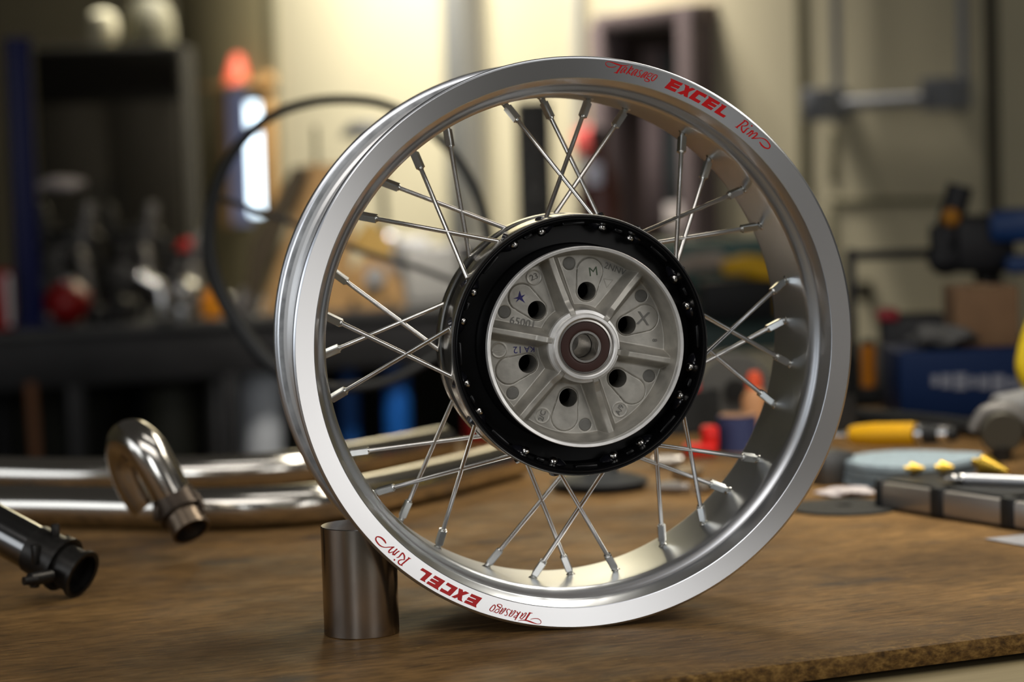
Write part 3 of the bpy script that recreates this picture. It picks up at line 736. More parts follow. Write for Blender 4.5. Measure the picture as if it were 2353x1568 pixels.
mb = MB().lathe([(0, .070), (.0105, .070), (.0105, .086), (.006, .094), (0, .094)], 24, 0, T); part(mb, 'cap', mat('orange_red', (.60, .07, .02), .4), sb)
# red rag / bracket and fittings
q = on(1612, 1052)
mb = MB(); mb.box((q.x, q.y+.02, .008), (.040, .03, .016), 0, None, .2, .004); mb.box((q.x+.013, q.y+.024, .023), (.020, .022, .030), 0, None, .2, .004)
solo(mb, 'red_clamp', mat('bright_red', (.62, .012, .008), .4), 'bright red clamp next to the blue tape roll', 'clamp')
for i, (px, py, L, an, lab) in enumerate(((1585, 1098, .032, .5, 'small brass-coloured hose fitting nearest the red clamp'), (1556, 1135, .030, -.3, 'grey hose fitting with round black mouth on open bench'), (1625, 1132, .028, .9, 'small grey bolt fitting beside the lower right spokes'), (1540, 1072, .030, .1, 'bright silver fitting just right of the hub'))):
    q = on(px, py); d = Vector((math.cos(an), math.sin(an), 0)); q.z = .0085
    mb = MB(); mb.cyl(q-d*L/2, q+d*L*.15, .0078, seg=6, bev=.0008); mb.cyl(q+d*L*.15, q+d*L/2, .0055, seg=16, bev=.0006); mb.pipe(q-d*(L/2+.006), q-d*L/2, .0062, .0040, 16)
    o = solo(mb, 'hose_fitting', mat('fitting_%s' % ('warm' if i == 0 else 'grey'), (.50, .40, .28) if i == 0 else (.42, .39, .36), .3, .9), lab, 'fitting', 'hose fittings on the bench'); o.location.z = .0004
# black grinder backing disc below the hub
q = on(1375, 1122)
mb = MB().lathe([(0, .002), (.0, .0), (.046, .0), (.0565, .006), (.0565, .010), (.045, .014), (.022, .020), (.018, .030), (.0, .030)][1:], 60, 0, Matrix.Translation((q.x+.002, q.y+.0, 0)))
solo(mb, 'backing_disc', mat('charcoal_rubber', (.02, .022, .024), .5), 'black dish-shaped backing disc on the bench seen below the hub', 'disc')

# ================================================================== ROOM
wallm = mat('cream_wall', (0.60, 0.54, 0.37), 0.65, noise=.06, nscale=2)
wa, wb = wl(-500, 700), wl(2900, 700)
def wallbox(px0, py0, px1, py1, depth, off=0.0, z0=None, z1=None):
    # upright box on the wall covering a pixel rectangle; returns centre, dims, rotation
    cxp = (px0+px1)/2; a = wl(px0, (py0+py1)/2, off); b = wl(px1, (py0+py1)/2, off)
    t = wl(cxp, py0, off); u = wl(cxp, py1, off)
    zt = t.z if z1 is None else z1; zb = u.z if z0 is None else z0
    c = (a+b)/2; c.z = (zt+zb)/2; c = c+WALLN*(depth/2)
    return c, ((a-b).to_2d().length, depth, zt-zb), math.atan2(WALLDIR.y, WALLDIR.x)
def wbox(mb, r, mi=0, bev=.003): mb.box(r[0], r[1], mi, None, r[2], bev)
CEIL = 3.3
c = (wa+wb)/2-WALLN*.06; mb = MB(); mb.box((c.x, c.y, (CEIL-.9)/2), ((wa-wb).to_2d().length, .12, CEIL+.9), 0, None, math.atan2(WALLDIR.y, WALLDIR.x))
struct(mb.build('wall_back', wallm, smooth=False))
mb = MB().box((0, 5.5, -.95), (16, 18, .1)); struct(mb.build('floor', mat('concrete_floor', (.16, .155, .14), .5, noise=.3, nscale=1.5), smooth=False))
seam = mat('dark_seam', (.16, .145, .085), .7); greyt = mat('grey_trim', (.30, .30, .28), .5)
TR = [('trim_1', (628, 0, 652, 900), .01, seam), ('trim_2', (1068, 0, 1116, 900), .07, greyt), ('trim_3', (1842, 0, 1862, 900), .008, seam),
      ('trim_4', (2280, 0, 2300, 900), .02, mat('dark_gap', (.05, .045, .03), .7)), ('trim_5', (1335, 0, 1352, 900), .02, mat('pale_trim', (.52, .52, .47), .5)),
      ('trim_6', (1910, 300, 1924, 420), .006, seam), ('trim_7', (1910, 455, 2200, 470), .006, seam), ('trim_8', (1910, 480, 1924, 900), .006, seam), ('trim_9', (425, 0, 634, 900), .006, mat('dimmed_olive_wall', (.20, .17, .09), .7, noise=.1, nscale=2))]  # olive panel at left carries that wall's dimmer light in its colour
for nme, r, d, m in TR:
    full = r[1] == 0 and r[3] == 900
    q = wallbox(*r, d, 0, *( (-.9, CEIL) if full else (None, None)))
    mb = MB(); wbox(mb, q, 0, .001); struct(mb.build(nme, m))
# doorway with frame, half open door leaf and view of the next room
D = bpy.data.objects.new('door_1', None); COL.objects.link(D); D['kind'] = 'structure'; D.location = wl(1535, 600); D.location.z = -.9
frm = mat('mauve_door_frame', (.13, .10, .10), .5); dleaf = mat('dark_brown_door', (.035, .024, .022), .45)
mb = MB(); 
for r in ((1415, 55, 1446, 900), (1618, 22, 1652, 900)): wbox(mb, wallbox(*r, .09, 0, -.9, None), 0, .004)
wbox(mb, wallbox(1415, 22, 1652, 62, .088), 0, .004); part(mb, 'door_frame', frm, D)
mb = MB(); wbox(mb, wallbox(1446, 66, 1618, 900, .012, 0, -.9, None), 0, .002); part(mb, 'door_leaf', dleaf, D)
mb = MB(); wbox(mb, wallbox(1500, 122, 1606, 505, .012, .010), 0, .002); part(mb, 'glass_panel', mat('dim_glass', (.06, .075, .08), .2), D)
mb = MB(); wbox(mb, wallbox(1492, 112, 1530, 515, .02, .014), 0, .002); part(mb, 'glazing_bar', mat('pinkish_strip', (.17, .13, .135), .5), D)
mb = MB(); wbox(mb, wallbox(1535, 470, 1616, 545, .01, .03), 0, .002)
solo(mb, 'notice', mat('pale_notice', (.40, .36, .34), .7), 'pale notice fixed low on the dark door', 'sign')
# conduits
cm = mat('grey_conduit', (.24, .25, .27), .45, .3)
cd = empty('electrical_conduit', wl(2070, 235, 0).xyz, 'grey conduit run with two boxes on the cream wall at the upper right', 'conduit')
mb = MB(); a, b = wl(1945, 234, .05), wl(2195, 229, .05); a.z = b.z = (a.z+b.z)/2; mb.cyl(a, b, .017, seg=20); 
a1 = wl(1925, 215, .05); mb.cyl(a1, (a1.x, a1.y, CEIL), .013, seg=16)
a2 = wl(2213, 190, .05); mb.cyl(a2, (a2.x, a2.y, CEIL), .013, seg=16); part(mb, 'conduit_pipe', cm, cd)
for r in ((1912, 203, 1950, 277), (2186, 178, 2234, 252)):
    mb = MB(); wbox(mb, wallbox(*r, .11), 0, .006); part(mb, 'junction_box', cm, cd)
mb = MB(); wbox(mb, wallbox(1984, 645, 2006, 690, .03), 0, .004); solo(mb, 'wall_outlet', mat('brown_outlet', (.04, .035, .02), .5), 'small dark outlet on the cream wall right of the wheel', 'outlet')
mb = MB(); wbox(mb, wallbox(1328, 292, 1366, 362, .02), 0, .01); solo(mb, 'red_sign', mat('soft_red', (.60, .09, .08), .6), 'small red sign on the wall seen between the top spokes', 'sign')
# window at the left with daylight outside
Wn = bpy.data.objects.new('window_1', None); COL.objects.link(Wn); Wn['kind'] = 'structure'; Wn.location = wl(575, 500)
mb = MB()
for r in ((528, 192, 536, 520), (622, 168, 640, 520), (528, 180, 640, 194)): wbox(mb, wallbox(*r, .05), 0, .003)
part(mb, 'window_frame', mat('orange_brown_wood', (.30, .17, .06), .6), Wn)
mb = MB(); wbox(mb, wallbox(536, 194, 576, 515, .012), 0, .002); part(mb, 'blind', mat('blue_grey_glow', (.20, .22, .34), .5, emit=(.45, .52, .85), estr=.16), Wn)  # faint glow put in for daylight coming through the blind
mb = MB(); wbox(mb, wallbox(578, 236, 614, 492, .012), 0, .001); part(mb, 'pane', mat('daylight_pane', (.8, .9, 1), .3, emit=(.72, .88, 1.0), estr=4.6), Wn)
mb = MB(); wbox(mb, wallbox(574, 290, 620, 302, .03, .012), 0, .002); part(mb, 'glazing_bar', MATS['blue_grey_glow'], Wn)  # shares the blind's put-in glow
PAP = [((430, 242, 492, 268), (.42, .36, .24)), ((432, 272, 470, 352), (.46, .46, .45)), ((474, 290, 504, 350), (.33, .30, .20)), ((436, 360, 500, 392), (.40, .40, .30)), ((430, 398, 496, 440), (.42, .42, .40))]
LB = ['tan notice pinned uppermost on the wall left of the bright window', 'white notice below the tan one left of the bright window', 'olive notice nearest the bright window frame', 'yellowish notice second from the bottom left of the window', 'grey-white notice lowest on the wall left of the window']
for i, (r, c_) in enumerate(PAP):
    mb = MB(); wbox(mb, wallbox(*r, .004), 0, 0); solo(mb, 'notice', mat('notice_%d' % i, c_, .8), LB[i], 'paper', 'notices on the far wall', smooth=False)
q = wallbox(532, 122, 590, 190, .06)
mb = MB(); mb.lathe([(0, 0), (.060, 0), (.052, .04), (.022, .13), (.012, .14), (0, .14)], 24, 0, Matrix.Translation((q[0].x, q[0].y, q[0].z-.07)) @ Matrix.Diagonal((1, 1, .9, 1)))
solo(mb, 'orange_cone', mat('orange_red_cone', (.62, .10, .05), .5), 'orange-red cone on the window frame at the upper left', 'cone')
mb = MB(); r = wallbox(528, 180, 640, 190, .13); r = (Vector((r[0].x, r[0].y, q[0].z-.078)), (r[1][0], .16, .015), r[2]); wbox(mb, r, 0, .002); part(mb, 'window_ledge', MATS['orange_brown_wood'], Wn)

# ================================================================== STEEL BENCH AT THE LEFT
bd = Vector((.9025, .4307, 0)); bn = Vector((-.4307, .9025, 0)); bA = Vector((-1.16, 5.98, 0)); ba = math.atan2(bd.y, bd.x)
sb = empty('steel_bench', (bA.x, bA.y, -.9), 'long dark grey steel bench in the left background carrying engine parts', 'workbench')
def bb(mb, u0, u1, v0, v1, z0, z1, mi=0, bev=.003):
    c = bA+bd*((u0+u1)/2)+bn*((v0+v1)/2); mb.box((c.x, c.y, (z0+z1)/2), (u1-u0, v1-v0, z1-z0), mi, None, ba, bev)
stl = mat('bench_steel_grey', (.026, .026, .028), .5, .2, noise=.3, nscale=8)
mb = MB(); bb(mb, -1.6, 2.0, 0, .85, -.022, -.002); part(mb, 'top_plate', mat('bench_top_grey', (.085, .085, .085), .45, .3, noise=.3, nscale=8), sb)
mb = MB(); bb(mb, -1.6, 2.0, .02, .06, -.15, -.023); part(mb, 'front_rail', stl, sb)
mb = MB(); bb(mb, -1.6, 2.0, .79, .83, -.15, -.023); part(mb, 'rear_rail', stl, sb)
mb = MB(); bb(mb, -1.55, 1.95, .04, .82, -.46, -.43); part(mb, 'shelf', stl, sb)
mb = MB(); bb(mb, -1.55, 1.95, .835, .85, -.9, -.03); part(mb, 'dark_backdrop', mat('murky_green', (.030, .031, .022), .7, noise=.5, nscale=6), sb)  # dark sheet added in place of the gloom under the bench
for u in (-1.5, .06, .47, 1.2, 1.9):
    mb = MB(); bb(mb, u, u+.045, .02, .065, -.9, -.15); part(mb, 'leg', stl, sb)
    mb = MB(); bb(mb, u, u+.045, .785, .83, -.9, -.15); part(mb, 'leg', stl, sb)
def bench_y(px, v=0.0):
    # distance Y of the bench top's line v metres behind its front edge along a pixel column
    d = ray(px, 740); k = d.x/d.y; P = bA+bn*v; # (Yk - P.x)/bd.x = (Y-P.y)/bd.y
    return (P.x*bd.y - P.y*bd.x)/(k*bd.y-bd.x)
def S_(Y): return Y/FPX
def stand(px, v=.2, z=0.0):
    Y = bench_y(px, v); p = at(px, 700, Y); p.z = z; return p, S_(Y)
def zof(px, py, Y): return at(px, py, Y).z

# blue post
p, s = stand(66, .10)
mb = MB(); w_ = 52*s; mb.box((p.x, p.y, .42), (w_, w_, .84), 0, None, ba, .004); zt = zof(40, 88, p.y)
mb = MB(); mb.box((p.x, p.y, zt/2), (w_, w_*.8, zt), 0, None, ba, .004); mb.box((p.x, p.y, .004), (w_*1.9, w_*1.6, .008), 0, None, ba, .001); mb.box((p.x, p.y, zt-.01), (w_*1.06, w_*.86, .02), 0, None, ba, .002)
solo(mb, 'steel_post', mat('navy_blue_paint', (.004, .008, .07), .5), 'tall dark blue square post at the far left of the steel bench', 'post')
# dark cabinet
Yc = 8.3; x0, x1 = at(84, 300, Yc).x, at(424, 300, Yc).x; zt = zof(250, 104, Yc)
cb = empty('tall_cabinet', ((x0+x1)/2, Yc+.3, -.9), 'tall dark brown cabinet standing behind the steel bench at the upper left', 'cabinet')
mb = MB(); mb.box(((x0+x1)/2, Yc+.17, (zt-.9)/2), (x1-x0, .34, zt+.9), 0, None, 0, .01); part(mb, 'body', mat('dark_brown_lacquer', (.007, .006, .004), .8, spec=.15), cb)
zm = zof(250, 222, Yc)
for k in range(2):
    xa = x0+.01+(x1-x0-.02)*k/2; xb = xa+(x1-x0-.03)/2
    mb = MB(); mb.box(((xa+xb)/2, Yc-.008, (zm-.02-.85)/2), (xb-xa, .018, zm-.02+.85), 0, None, 0, .004); dr = part(mb, 'door', mat('brown_door_panel', (.030, .025, .015), .7), cb)
    mb = MB(); hx = xb-.03 if k == 0 else xa+.03; mb.cyl((hx, Yc-.03, zm-.40), (hx, Yc-.03, zm-.28), .006, seg=10)
    h = mb.build('handle', dark_steel, None); h.data.transform(Matrix.Translation(cb.location).inverted()); h.parent = dr
mb = MB(); mb.box(((x0+x1)/2, Yc-.006, (zm+zt)/2), (x1-x0-.02, .014, zt-zm-.02), 0, None, 0, .004); part(mb, 'top_drawer', MATS['dark_brown_lacquer'], cb)
s = S_(Yc); p = at(236, 60, Yc+.15); 
mb = MB(); h = zof(236, 18, Yc)-zt; mb.lathe([(0, 0), (.035, 0), (.050, .02), (.054, h*.55), (.045, h*.88), (.02, h), (0, h)], 32, 0, Matrix.Translation((p.x, p.y, zt+.0005)))
solo(mb, 'globe_jar', mat('milky_white', (.62, .58, .42), .4), 'milky white round jar on top of the tall dark cabinet', 'jar')
mb = MB(); p = at(345, 60, Yc+.25); mb.lathe([(0, 0), (.085, 0), (.088, .06), (.078, .12), (.05, .165), (0, .175)], 32, 0, Matrix.Translation((p.x, p.y, zt+.0005)))
solo(mb, 'covered_bowl', mat('dull_olive', (.17, .16, .11), .6), 'dull olive domed cover on top of the tall dark cabinet', 'cover')
# the dim end of the room behind the cabinet
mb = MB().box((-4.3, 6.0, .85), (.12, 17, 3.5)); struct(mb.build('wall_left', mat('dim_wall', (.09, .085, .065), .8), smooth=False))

# engine parts on the bench -------------------------------------------------------------
def engine(px, v, wpx, hpx, lab, seed, col=dark_steel, rz=0.0):
    rg = random.Random(seed); p, s = stand(px, v); w_ = wpx*s; h_ = hpx*s
    e = empty('engine_block', p.xyz, lab, 'engine', 'engine parts on the steel bench')
    mb = MB(); mb.box((p.x, p.y, h_*.32), (w_*.95, w_*.6, h_*.64), 0, None, ba+rz, .03); mb.ball((p.x-w_*.22, p.y-.04, h_*.27), h_*.24, 20, 0, (1.1, .6, 1)); mb.ball((p.x+w_*.1, p.y, h_*.66), w_*.36, 20, 0, (1.25, .7, .62)); part(mb, 'crankcase', col, e)
    for k, sx in enumerate((-.2, .2)):
        mb = MB(); T = Matrix.Translation((p.x+sx*w_, p.y-.02, h_*.46)) @ Matrix.Rotation(R_(12*(1 if k else -1)), 4, 'Y')
        pr = [(0, 0)]; n = 6
        for i in range(n): z = h_*.42*i/n; pr += [(w_*.17, z), (w_*.17, z+h_*.025), (w_*.11, z+h_*.03), (w_*.11, z+h_*.42/n)]
        pr += [(w_*.14, h_*.44), (w_*.10, h_*.53), (0, h_*.53)]; mb.lathe(pr, 20, 0, T); part(mb, 'cylinder', cast_metal if k else dark_steel, e)
    mb = MB(); mb.tube([p+Vector((w_*.1, -.06, h_*.5)), p+Vector((w_*.3, -.12, h_*.55)), p+Vector((w_*.42, -.14, h_*.3)), p+Vector((w_*.44, -.12, h_*.10))], .016, 14, 0, 5); part(mb, 'exhaust_stub', cast_metal, e)
    mb = MB(); mb.cyl((p.x-w_*.22, p.y-w_*.32, h_*.27), (p.x-w_*.22, p.y-w_*.36, h_*.27), h_*.16, seg=24, bev=.004); part(mb, 'cover', cast_metal, e)
    return e
engine(160, .48, 150, 265, 'dark engine block farthest left on the steel bench, white rag on top', 1)
engine(310, .60, 130, 250, 'dark engine block in the middle of the steel bench', 2, rz=.3)
engine(425, .34, 105, 185, 'smaller dark engine block nearest the cable loop', 3, rz=-.2)
p, s = stand(152, .45); crumple('white_rag', Vector((p.x, p.y, zof(150, 440, p.y))), .062, .05, .018, tissue, 'crumpled white rag draped on the leftmost engine block', 'rag', 9)
# small metal parts in front
SM = [(115, .09, 'ball', 22, cast_metal), (240, .12, 'ball', 20, silver), (270, .08, 'cyl', 30, dark_steel), (300, .15, 'ball', 26, dark_steel), (310, .02, 'tube', 0, silver), (418, .06, 'lump', 0, silver), (486, .08, 'cyl', 26, mat('amber_plastic', (.60, .22, .01), .4)), (520, .14, 'ball', 24, silver), (560, .12, 'cyl', 24, cast_metal), (385, .10, 'cyl', 20, dark_steel), (215, .06, 'cyl', 22, dark_steel), (500, .2, 'cyl', 26, dark_steel)]
SL = ['round grey casting beside the blue post', 'shiny small steel ball near the red tank', 'short dark canister at the bench front near the red tank', 'round dark housing on the bench front', 'bright silver tube leaning on the bench front', 'bright dented silver carburettor on the steel bench', 'amber lens standing near the silver carburettor', 'shiny steel ball right of the cable loop', 'short grey canister beside the wooden jig', 'small dark canister between the silver tube and carburettor', 'small dark canister in front of the red tank', 'dark canister behind the amber lens']
for (px, v, kind, r, m), lab in zip(SM, SL):
    p, s = stand(px, v); mb = MB(); r = r*s
    if kind == 'ball': mb.ball((p.x, p.y, r), r, 20, 0, (1, 1, .98)); mb.cyl((p.x, p.y, .0), (p.x, p.y, .01), r*.6, seg=16); nm, ct = 'round_housing', 'housing'
    elif kind == 'cyl': mb.lathe([(0, 0), (r*.9, 0), (r, r*.2), (r, r*1.7), (r*.7, r*2.0), (r*.4, r*2.05), (r*.4, r*2.5), (0, r*2.5)], 20, 0, Matrix.Translation((p.x, p.y, 0))); nm, ct = 'canister', 'canister'
    elif kind == 'tube':
        a = at(318, 632, p.y); b = at(368, 664, p.y); mb.tube([a, (a+b)/2, b, Vector((b.x+.005, b.y, .016)), Vector((b.x+.008, b.y+.03, .016))], .014, 16, 0, 4); nm, ct = 'silver_tube', 'tube'
    else:
        h = zof(415, 640, p.y); mb.lathe([(0, 0), (.03, 0), (.035, .02), (.028, h*.5), (.045, h*.62), (.045, h*.85), (.02, h), (0, h)], 24, 0, Matrix.Translation((p.x, p.y, 0))); mb.cyl((p.x-.02, p.y-.02, h*.6), (p.x+.045, p.y-.05, h*.45), .024, seg=20, bev=.003); nm, ct = 'carburettor', 'carburettor'
    solo(mb, nm, m, lab, ct, 'small parts along the steel bench front')
# red tank
p, s = stand(150, .06); 
tk = empty('red_tank', p.xyz, 'dark red rounded tank on the steel bench beside the blue post', 'tank')
mb = MB(); mb.ball((p.x, p.y+.04, 52*s), 52*s, 28, 0, (1.05, 1.5, 1)); part(mb, 'body', mat('deep_red', (.22, .006, .006), .3), tk)
mb = MB(); mb.cyl((p.x, p.y+.04, 100*s), (p.x, p.y+.04, 108*s), 16*s, seg=20, bev=.002); part(mb, 'cap', silver, tk)
p, s = stand(2, .06)
rc = empty('red_can', p.xyz, 'bright red can with white band at the left edge of the picture', 'can')
mb = MB(); mb.box((p.x, p.y, 70*s), (50*s, 60*s, 140*s), 0, None, ba, .012); part(mb, 'body', mat('can_red', (.32, .010, .008), .35), rc)
mb = MB(); mb.box((p.x+.016, p.y-.004, 70*s), (12*s, 60*s, 120*s), 0, None, ba, .006); part(mb, 'band', white_plastic, rc)
p, s = stand(437, .48)
rb = empty('tail_lamp', p.xyz, 'round red lamp on a short stalk left of the cable loop', 'lamp')
zc = zof(437, 575, p.y); mb = MB(); mb.ball((p.x, p.y, zc), 27*s, 22, 0, (1, .8, 1)); part(mb, 'lens', mat('lamp_red', (.45, .01, .01), .2), rb)
mb = MB(); mb.cyl((p.x, p.y+.03, 0), (p.x, p.y+.03, zc), .012, seg=12); mb.cyl((p.x, p.y+.01, zc), (p.x, p.y+.05, zc), 25*s, seg=22, bev=.004); mb.cyl((p.x, p.y+.03, 0), (p.x, p.y+.03, .01), .035, seg=16); part(mb, 'stalk', dark_steel, rb)
# plywood jig
Yj = bench_y(700, .10); jig = empty('plywood_jig', (at(700, 700, Yj).x, Yj, 0), 'tan plywood jig with slanted dark edge standing on the steel bench behind the rim', 'jig')
tan = mat('tan_plywood', (.33, .195, .075), .6, noise=.2, nscale=12)
def panel(pxs, Y, th, name, m, par, z0=None):
    pts = [at(x, y, Y) for x, y in pxs]
    mb = MB(); n = len(pts); vs = [(q.x, q.y, q.z if z0 is None or q.z > z0+.012 else z0) for q in pts]; vs += [(x, y+th, z) for x, y, z in vs]
    mb.add(vs, [(i, (i+1) % n, n+(i+1) % n, n+i) for i in range(n)]+[tuple(range(n)), tuple(range(n, 2*n))]); return part(mb, name, m, par, smooth=False)
panel([(598, 722), (660, 540), (700, 378), (788, 378), (812, 470), (800, 722)], Yj, .03, 'panel', tan, jig, 0)
panel([(575, 560), (672, 384), (712, 384), (612, 622), (588, 722), (560, 722)], Yj-.06, .06, 'dark_edge', mat('dark_edge_paint', (.035, .024, .010), .6), jig, 0)
panel([(770, 716), (786, 640), (838, 590), (880, 592), (922, 650), (930, 716)], bench_y(850, .06), .03, 'panel', tan, jig, 0)
panel([(800, 560), (850, 500), (905, 560), (900, 592), (840, 590)], bench_y(850, .16), .02, 'bracket', mat('ochre_paint', (.34, .22, .06), .5), jig)
p = at(862, 636, bench_y(850, .06)); mb = MB(); mb.cyl(p-Vector((0, .03, 0)), p, .028, seg=24, bev=.004); kn = part(mb, 'knob', grey_plastic, jig)
for px in (815, 895):
    p = at(px, 694, bench_y(850, .06)); mb = MB(); mb.cyl(p-Vector((0, .012, 0)), p, .010, seg=12); part(mb, 'bolt', dark_steel, jig)
p = at(728, 378, Yj+.015); mb = MB(); mb.cyl(p, (p.x, p.y, zof(728, 290, Yj)), .0058, seg=12); part(mb, 'rod', mat('dark_rod', (.05, .045, .02), .5), jig)
# desk lamp
Yl = bench_y(835, .72); p = at(835, 300, Yl)
lm = empty('desk_lamp', (p.x+.05, Yl, 0), 'grey lamp with flat head rising behind the top left of the rim', 'lamp')
mb = MB(); mb.lathe([(0, .045), (.035, .045), (.062, .02), (.068, 0), (.060, .002), (0, .02)], 30, 0, Matrix.Translation((p.x, p.y, p.z-.02))); part(mb, 'lamp_head', mat('slate_grey', (.17, .18, .19), .5), lm)
mb = MB(); mb.tube([(p.x, p.y, p.z+.02), (p.x+.03, p.y+.02, p.z-.02), (p.x+.05, p.y+.02, p.z-.18), (p.x+.05, p.y, .02)], .010, 12, 0, 5); part(mb, 'arm', black_paint, lm)
mb = MB(); mb.cyl((p.x+.05, p.y, 0), (p.x+.05, p.y, .025), .07, seg=28, bev=.005); part(mb, 'base', black_paint, lm)
# grey machine, silver box and black handle
p, s = stand(985, .25)
gm = empty('grey_machine', p.xyz, 'light grey machine with silver top standing left of the hub in the background', 'machine')
zt = zof(985, 566, p.y); mb = MB(); mb.box((p.x, p.y, zt/2), (125*s, .16, zt), 0, None, .2, .015); part(mb, 'body', mat('light_grey_casting', (.30, .30, .29), .5), gm)
mb = MB(); mb.box((p.x-.04, p.y-.02, zt+.012), (70*s, .1, .024), 0, None, .2, .006); part(mb, 'top', white_plastic, gm)
p2, s = stand(893, .42); z2 = zof(905, 538, p2.y); mb = MB(); mb.box((p2.x, p2.y, z2-.012), (52*s, .06, .024), 0, None, 0, .006); mb.cyl((p2.x+.02, p2.y+.02, 0), (p2.x+.02, p2.y+.02, z2-.02), .022, seg=16); mb.cyl((p2.x+.02, p2.y+.02, 0), (p2.x+.02, p2.y+.02, .01), .04, seg=16)
solo(mb, 'small_vise', mat('bluish_silver', (.62, .66, .74), .25, .6), 'bright bluish silver headed vise left of the grey machine', 'vise')
p, s = stand(1110, .3); z2 = zof(1110, 575, p.y); mb = MB(); mb.box((p.x, p.y, z2), (165*s, .07, 48*s), 0, None, .15, .02); mb.box((p.x+.02, p.y, z2/2), (.09, .07, z2), 0, None, .1, .01)
solo(mb, 'arbor_press', black_paint, 'black arbor press head right of the grey machine', 'press')
# black cable loop
LP = [(1045, 788), (980, 832), (880, 880), (760, 892), (660, 868), (606, 822), (552, 752), (502, 664), (480, 575), (484, 490), (506, 408), (552, 330), (625, 266), (715, 235), (805, 229), (885, 241), (965, 280), (1040, 352), (1090, 432), (1118, 520), (1125, 620), (1100, 710)]
LP = [(x, y, 3.28+.30*(1-math.cos(PI*i/11))*.5) if True else 0 for i, (x, y) in enumerate([LP[(k+4) % 22] for k in range(22)])]
pts = [at(*q) for q in LP]; pts = pts+[pts[0]+Vector((.004, .004, .0)), pts[0]+Vector((.02, .12, -.10)), Vector((pts[0].x+.05, pts[0].y+.30, -.60)), Vector((pts[0].x+.05, pts[0].y+.32, -.893))]
mb = MB(); mb.tube(pts, [.0105, .0105, .0108, .0105, .0100, .0095, .0088, .0082, .0076]+[.0072]*(len(pts)-13)+[.008, .0095, .010, .010], 14, 0, 5); 
hl = empty('cable_loop', (pts[-1].x, pts[-1].y, -.9), 'large loop of thick black cable rising behind the left side of the wheel', 'cable'); part(mb, 'outer_loop', black_rubber, hl)
mb = MB(); mb.tube([at(494, 452, 3.50), at(600, 486, 3.54), at(700, 525, 3.54), at(830, 578, 3.54), at(950, 612, 3.54), at(1060, 650, 3.54), at(1124, 640, 3.50)], .0045, 12, 0, 5); part(mb, 'inner_strand', mat('grey_rubber', (.045, .04, .036), .5), hl)
# under the bench
def jar(px, pyt, wpx, v, m, lab, name='jug', cat='jug', capm=None, group=None):
    p, s = stand(px, v, -.4295); zt = zof(px, pyt, p.y); h = zt+.4295; r = wpx/2*s
    mb = MB().lathe([(0, 0), (r*.92, 0), (r, .01), (r, h*.8), (r*.9, h*.9), (r*.3, h*.97), (r*.3, h), (0, h)], 28, 0, Matrix.Translation(p))
    return solo(mb, name, m, lab, cat, group)
p, s = stand(592, .18, -.4295); zt = zof(592, 850, p.y)
bk = empty('white_bucket', p.xyz, 'white bucket on the lower shelf of the steel bench just left of the wheel', 'bucket')
mb = MB().lathe([(0, 0), (.048, 0), (.052, .01), (.060, zt+.4295), (.056, zt+.4295), (.046, .02)], 32, 0, Matrix.Translation(p)); part(mb, 'body', mat('bucket_white', (.60, .64, .70), .5), bk)
mb = MB().lathe([(.060, zt+.40), (.064, zt+.40), (.064, zt+.435), (.0, zt+.437)], 32, 0, Matrix.Translation(p)); part(mb, 'lid', mat('bucket_white', (0, 0, 0)), bk)
jar(795, 828, 44, .2, blue_plastic, 'small blue jug on the lower shelf seen through the left spokes', group='blue jugs on the lower shelf')
jar(905, 822, 60, .12, mat('bright_blue', (.008, .09, .36), .4), 'larger bright blue jug on the lower shelf left of the hub', group='blue jugs on the lower shelf')
jar(495, 850, 60, .30, cast_metal, 'grey metal flask on the lower shelf left of the white bucket', 'flask', 'flask')
jar(385, 870, 120, .40, mat('dull_green', (.06, .06, .045), .6), 'wide dull green pot on the lower shelf', 'pot', 'pot')
jar(690, 850, 60, .35, mat('grey_green', (.11, .12, .10), .6), 'grey-green pot on the lower shelf behind the rim', 'pot', 'pot')
a = at(70, 880, 5.75); b = Vector((at(130, 1090, 5.75).x, 5.6, -.9)); mb = MB(); mb.cyl(b, a, .014, seg=12)
solo(mb, 'broom_handle', mat('brown_stick', (.14, .055, .02), .6), 'brown wooden stick leaning on the steel bench at the lower left', 'stick')
# tall black speaker and brown flagon
p, s = stand(1228, .35); p.x = at(1228, 400, p.y).x; zt = zof(1228, 232, p.y)
ls = empty('loudspeaker', p.xyz, 'tall narrow black loudspeaker behind the wheel above the hub', 'loudspeaker')
mb = MB(); mb.box((p.x, p.y, zt/2), (76*s, .14, zt), 0, None, .05, .006); part(mb, 'cabinet', mat('deep_black', (.008, .008, .008), .6), ls)
for k in range(3):
    mb = MB(); z = zt*(.3+.25*k); mb.lathe([(.028, 0), (.030, .004), (.026, .006), (.006, -.004), (0, -.002)], 24, 0, Matrix.Translation((p.x-.0, p.y-.071, z)) @ Matrix.Rotation(R_(90), 4, 'X')); part(mb, 'driver', mat('speaker_grey', (.03, .03, .03), .5), ls)
p, s = stand(1385, .30); zt = zof(1375, 296, p.y)
fg = empty('brown_flagon', p.xyz, 'large dark reddish-brown flagon with white label behind the top spokes', 'bottle')
r = 47*s; zb = zof(1385, 500, p.y); z1 = zof(1385, 408, p.y); z2 = zof(1380, 365, p.y)
mb = MB().lathe([(0, 0), (r*1.0, 0), (r*1.05, .02), (r*1.05, z1-.05), (r*.85, z1), (r*.45, z2), (r*.38, zt-.03), (0, zt-.03)], 32, 0, Matrix.Translation(p)); part(mb, 'body', mat('red_brown_glass', (.055, .014, .010), .25), fg)
mb = MB().lathe([(0, zt-.03), (r*.44, zt-.03), (r*.44, zt), (0, zt)], 24, 0, Matrix.Translation(p)); part(mb, 'cap', black_paint, fg)
